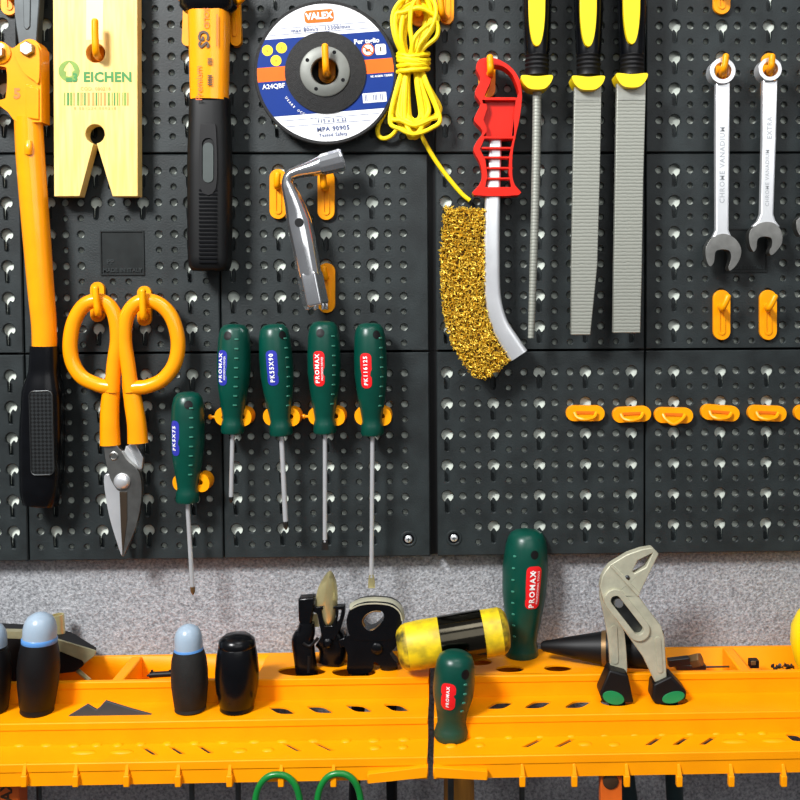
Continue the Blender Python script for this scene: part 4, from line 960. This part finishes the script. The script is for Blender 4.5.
for foot, gp, nx in (([(610, 670), (628, 675), (634, 703), (603, 703.5), (599.5, 694)], ell(613.5, 698, 11, 6.5, rot=15), 629), ([(653.5, 685), (672, 676), (687, 692), (686, 700), (672, 704), (655, 704), (652, 700)], ell(673.5, 697.5, 11.5, 5.6, rot=-14), 675)):
    m = MB(); m.plate(foot, dp-13, dp+9); f_ = part('grip', m, BLACK, t, bevel=2, bseg=3)
    m = MB(); m.plate(gp, dp+8.4, dp+9.6); part('grip_inlay', m, LGREEN, f_, bevel=.4)
    xb = (min(p[0] for p in foot)+max(p[0] for p in foot))/2
    a = W(xb, 702, dp-3); b_ = W(nx, 800, dp-12); m = MB(); m.sweep([a, a.lerp(b_, .5), b_, b_+(b_-a)*.5], [(8, 8), (8.2, 7.5), (8.2, 7), (7, 6)], 16); part('handle', m, mat('dark_teal_grip', (10, 38, 40), .5), t)

# =================================================================== PINCERS IN THE RACK
BG = BLACKG
dq = FD(315, 668, zA)
t = thing('end_nipper', 'black nippers with pale pointed blade, standing jaws up in the left rack', 'pincers', W(318, 674, dq))
m = MB(); m.plate([(298, 599), (314.5, 597.5), (313, 612), (311.5, 624), (306, 629), (298.5, 622)], dq-8, dq+7); part('jaw_block', m, BG, t, bevel=1.6)
pp = cr(PX([(307, 622), (306, 632), (303, 640), (304.5, 655), (307, 675), (308, 690)], dq+2), 5); m = MB(); m.sweep(pp, interp([(7, 7), (9, 8), (11, 8), (10.5, 8), (10.5, 8), (9, 7)], len(pp)), 18, power=.7); part('handle', m, BG, t)
m = MB(); m.sweep(cr(PX([(303, 643), (310, 646), (318, 638)], dq+10), 5), (1.5, 1.5), 8); m.sweep(cr(PX([(309, 656), (308.5, 673)], dq+10), 3), (1.6, 1), 8); part('moulded_ridge', m, BLACK, t)
pp = cr(PX([(322, 634), (331, 640), (333, 650), (331, 663)], dq-8), 5); m = MB(); m.sweep(pp, interp([(13, 8), (15, 9), (13.5, 9), (12.5, 8)], len(pp)), 20, power=.7); part('handle', m, BG, t)
m = MB(); c_ = [(311, 606), (317, 607), (322, 606), (331, 606.5), (345, 605.5), (344.5, 616), (341, 628), (335, 640), (322, 640), (320, 628), (317, 614), (311, 611)]
m.plate(c_, dq-4, dq+4, [[(321, 610), (335, 609), (336, 617), (332, 626), (325, 626), (322, 617)], [(338, 610), (341.5, 610), (339.5, 620), (336.5, 624), (338, 616)]]); part('jaw_yoke', m, BG, t, bevel=1.2)
m = MB(); P0 = [(328.5, 572.5), (333.5, 577), (336.5, 588), (337, 606), (334, 622), (328, 627), (323, 621), (319.5, 606), (315, 606), (317, 592), (321, 582)]
pts = [W(x_, y_, dq+1) for x_, y_ in cr2(P0, 3)]; rid = [W(327.5 + (x_-327.5)*.35, 600+(y_-600)*.86, dq+6) for x_, y_ in cr2(P0, 3)]
m.rings([[p+Vector((0, 6, 0)) for p in pts], pts, rid]); part('blade', m, BRASS, t, angle=50)
m = MB(); m.plate([(312.5, 616), (317, 613.5), (319, 627), (312, 627)], dq-6, dq-2); part('blade_heel', m, BRASS, t)
m = MB(); c0 = W(328, 642, dq+1); m.lathe(c0, c0+Vector((0, -6, 0)), [(0, 5), (.7, 4.6), (1, 2.5)], 18); part('pivot', m, BG, t)

dq2 = FD(352, 671, zA)
t = thing('end_cutting_pincers', 'black pincers with round open jaws and a pale top edge, beside the yellow mallet', 'pincers', W(360, 673, dq2))
ro = [(349, 634), (346.5, 620), (352, 607.5), (364, 602.5), (380, 602), (393, 604.5), (401, 612), (402, 622), (397, 633), (388, 640), (356, 640)]
ri = [(364.5, 627.5), (362, 621), (366, 614.5), (374, 610.5), (381, 611), (384, 615.5), (382, 622), (376, 628.5), (370, 631)]
m = MB(); m.plate(cr2(ro, 4), dq2-16, dq2+4, [cr2(ri, 4)]); part('jaws', m, BG, t, bevel=2.4, bseg=3)
m = MB(); m.sweep(cr(PX([(351, 606.5), (361, 602), (376, 600.6), (391, 602.5), (400, 609), (402.5, 618)], dq2-5), 5), (2.4, 9.6), 12); part('ground_edge', m, NICKEL, t)
m = MB(); m.sweep(cr(PX([(364.5, 626), (362.5, 620), (366.5, 614), (374, 610.5), (381, 611)], dq2+1), 5), (1.3, 3), 10); m.sweep(cr(PX([(369, 631), (376, 628.5), (381, 624)], dq2+1), 5), (1.0, 2), 10); part('cutting_lip', m, BRONZE, t)
m = MB(); m.plate(cr2([(352, 634), (375, 631), (394, 632), (397, 645), (390, 654), (398, 666), (384, 668), (374, 662), (371, 672), (348.5, 674), (347.5, 655), (343, 642)], 3), dq2-12, dq2+3); part('joint_body', m, BG, t, bevel=2.5, bseg=3)
m = MB(); c0 = W(377, 648, dq2+2); m.lathe(c0, c0+Vector((0, -4, 0)), [(0, 6), (.7, 5.5), (1, 3.5)], 20); part('pivot', m, BG, t)
for (a, b_) in (((360, 668), (354, 800)), ((389, 662), (392, 800))):
    m = MB(); p = W(*a, dq2-4); q = W(*b_, dq2-10); m.sweep([p, p.lerp(q, .4), q, q+(q-p)*.2], [(9, 6), (6, 6), (5.5, 5.5), (5, 5)], 14); part('handle', m, BG, t)
m = MB(); m.plate([(338, 640), (350, 637), (352, 645), (340, 648)], dq2-10, dq2-4); part('stop_arm', m, BG, t, bevel=.8)

# =================================================================== BLACK TOOL HANDLE LYING BEHIND THE PLIERS
A = W(541, 646, 20); B = W(664, 650, 44)
t = thing('hammer', 'black tapered handle with a brass band lying behind the pliers', 'hammer', B)
m = MB(); m.lathe(A, B, [(0, 3), (.02, 5), (.3, 11.5), (.55, 17), (.62, 18), (1, 18.5)], 28); part('grip', m, BLACK, t)
m = MB(); a = A.lerp(B, .5); b_ = A.lerp(B, .54); m.lathe(a, b_, [(0, 15.4), (.05, 16.6), (.95, 17.1), (1, 16)], 28); part('brass_band', m, BRONZE, t)

# =================================================================== BRACKET TOOL AT THE FAR LEFT
db = 22
t = thing('steel_bracket', 'black metal bracket with pale edges and a short tube, behind the grey capped handle', 'bracket', W(40, 680, db))
m = MB(); m.plate([(-40, 634), (22, 637), (58.5, 645), (84, 661), (83, 666), (75, 672), (58, 674), (40, 690), (-40, 690)], db-24, db+12); part('bracket_body', m, BLACK, t, bevel=1)
m = MB(); m.plate([(40, 634), (58.6, 639.5), (96, 651), (94.5, 656), (84, 664), (82, 660.5), (58.6, 651), (40, 646)], db+11.8, db+14); m.plate([(-40, 630.5), (24, 632), (24, 639), (-40, 637)], db+4, db+12.5); part('pale_edge', m, mat('olive_grey_steel', (150, 144, 112), 0.4, 0.3), t, bevel=.5)
m = MB(); a = W(59.5, 642, 4); b_ = W(57.8, 614.5, 4); m.lathe(a, b_, [(0, 6), (1, 6), (1, 4.6), (.7, 4.4)], 20, cap=False); part('tube', m, BRASS, t)
m = MB(); m.tube([W(76, 669, 26), W(90, 681, 40)], 2.2, 10); part('strut', m, BRASS, t)

# dark plate lying in the oval pocket
dg = FD(110, 715.5, zB)
m = MB(); m.plate([(68, 719), (68.5, 716), (87, 704.5), (96, 710), (99, 708), (105, 701), (129, 708.5), (152, 715), (152, 719)], dg-3, dg)
solo('metal_plate', m, SAWGREY, 'dark grey plate with two pointed tips in the oval pocket of the left rack', 'plate', bevel=.4)

# small hardware in the compartments
def at(px, py, d_): return W(px, py, d_)
zt = zF
m = MB(); a = at(150, 675, 8); m.sweep([a+Vector((0, 0, 0)), at(176, 673.5, 8)], (3, 3), 10); m.lathe(at(147, 676, 10), at(155, 673, 8), [(0, .8), (.5, 1.8), (1, 2)], 8)
for x_ in (152, 170): c_ = at(x_, 671.5, 8); m.box(c_, (2, 2, 3))
solo('drill_bit', m, BLACK, 'dark small bit lying in the compartment behind the grey capped handle', 'bit')
m = MB(); m.sweep([at(668, 662.5, 14), at(689, 660, 14)], (5, 6), 4, power=1); m.box(at(690, 666, 12), (30, 10, 5))
solo('steel_block', m, DSTEEL, 'dark steel block in the compartment just right of the pliers', 'steel block', bevel=.5)
m = MB(); a = at(690, 662, 10); b_ = at(701, 659.5, 16); m.lathe(a, b_, [(0, 6.5), (.1, 7.3), (.9, 7.3), (1, 6.5)], 6)
solo('hex_nut', m, BRONZE, 'brownish hexagonal nut in the compartment right of the pliers', 'nut', angle=25, bevel=.4)
m = MB(); m.lathe(at(704, 667, 14), at(736, 666.5, 14), [(0, 2), (.05, 2), (.06, 1), (.95, 1), (1, .1)], 10)
solo('nail', m, DSTEEL, 'thin nail lying left of the right compartment divider', 'nail')
m = MB(); m.box(at(753.5, 663, 10), (9, 9, 8)); m.box(at(753.5, 663, 15.2), (5, 1, 4.4), mi=1)
solo('square_nut', m, [BLACK, BRONZE], 'small dark square nut right of the compartment divider', 'nut', bevel=.8)
m = MB(); random.seed(4)
for i in range(14):
    x_ = random.uniform(773, 791); y_ = 668-random.random()*(5-abs(x_-783)*.4); c_ = at(x_, y_, 10+random.uniform(-3, 3))
    a = Vector((random.uniform(-1, 1), random.uniform(-1, 1), random.uniform(-.5, .5))).normalized()*3.2; m.lathe(c_-a, c_+a, [(0, 1.8), (.25, 1.8), (.3, .9), (1, .4)], 7)
solo('screw_heap', m, DSTEEL, 'little heap of dark screws in the compartment at the right edge', 'screws', kind='stuff')

# yellow knob at the right edge
A = Vector((W(822, 662, 40).x, -40, zF+.2)); B = W(822, 600, 40)
t = thing('awl', 'big bright yellow rounded handle cut off by the right edge', 'awl', A)
m = MB(); m.lathe(A, B, [(0, 14), (.1, 15), (.2, 19), (.35, 26), (.55, 30), (.72, 29), (.86, 23), (.95, 14), (1, 2)], 36); part('knob', m, YEL, t)
m = MB(); m.lathe(A+Vector((0, 0, 1)), A.lerp(B, .2), [(0, 15.6), (1, 19.6)], 30); part('ferrule', m, BLACK, t)

# =================================================================== THINGS HANGING BELOW THE RACK
dl2 = d3+4
t = thing('scissors', 'green looped handles of scissors hanging on the front pegs of the left rack', 'scissors', W(308, 820, dl2))
for cx_, rx, ry in ((277.5, 22.5, 31), (339, 22, 32)):
    pts = [W(cx_+rx*math.copysign(abs(math.cos(a))**.85, math.cos(a)), 805.5-ry*math.sin(a), dl2) for a in [2*PI*i/40 for i in range(40)]]
    m = MB(); m.tube(pts, 2.9, 12, True); part('handle_loop', m, LOOPG, t)
m = MB(); m.tube(cr([W(298, 822, dl2), W(306, 850, dl2), W(309, 880, dl2)], 5), 3, 10); m.tube(cr([W(318, 822, dl2), W(310, 850, dl2), W(307, 880, dl2)], 5), 3, 10); part('shank', m, LOOPG, t)
m = MB(); m.plate([(-14, 770), (18.5, 770), (19, 860), (-14, 860)], 92, 112); t = thing('hacksaw', 'reddish brown handle with dark lettering below the left end of the rack', 'hacksaw', W(2, 800, 100)); part('grip', m, OPLAS, t, bevel=2)
m = MB(); m.text('MAX', flat(7, 797, 112.4, 90), 0, .03, 14); part('print', m, PRK, t)
m = MB(); m.plate([(600.5, 768), (622, 768), (623, 860), (601.5, 860)], 112, 126); t = thing('spatula', 'burnt orange flat handle with a dark rivet under the right rack', 'spatula', W(611, 800, 118)); part('grip', m, OPLAS, t, bevel=2)
m = MB(); c_ = W(610.5, 781, 126); m.lathe(c_, c_+Vector((0, -2, 0)), [(0, 7), (.6, 7), (1, 5)], 24); part('rivet', m, PRK, t)
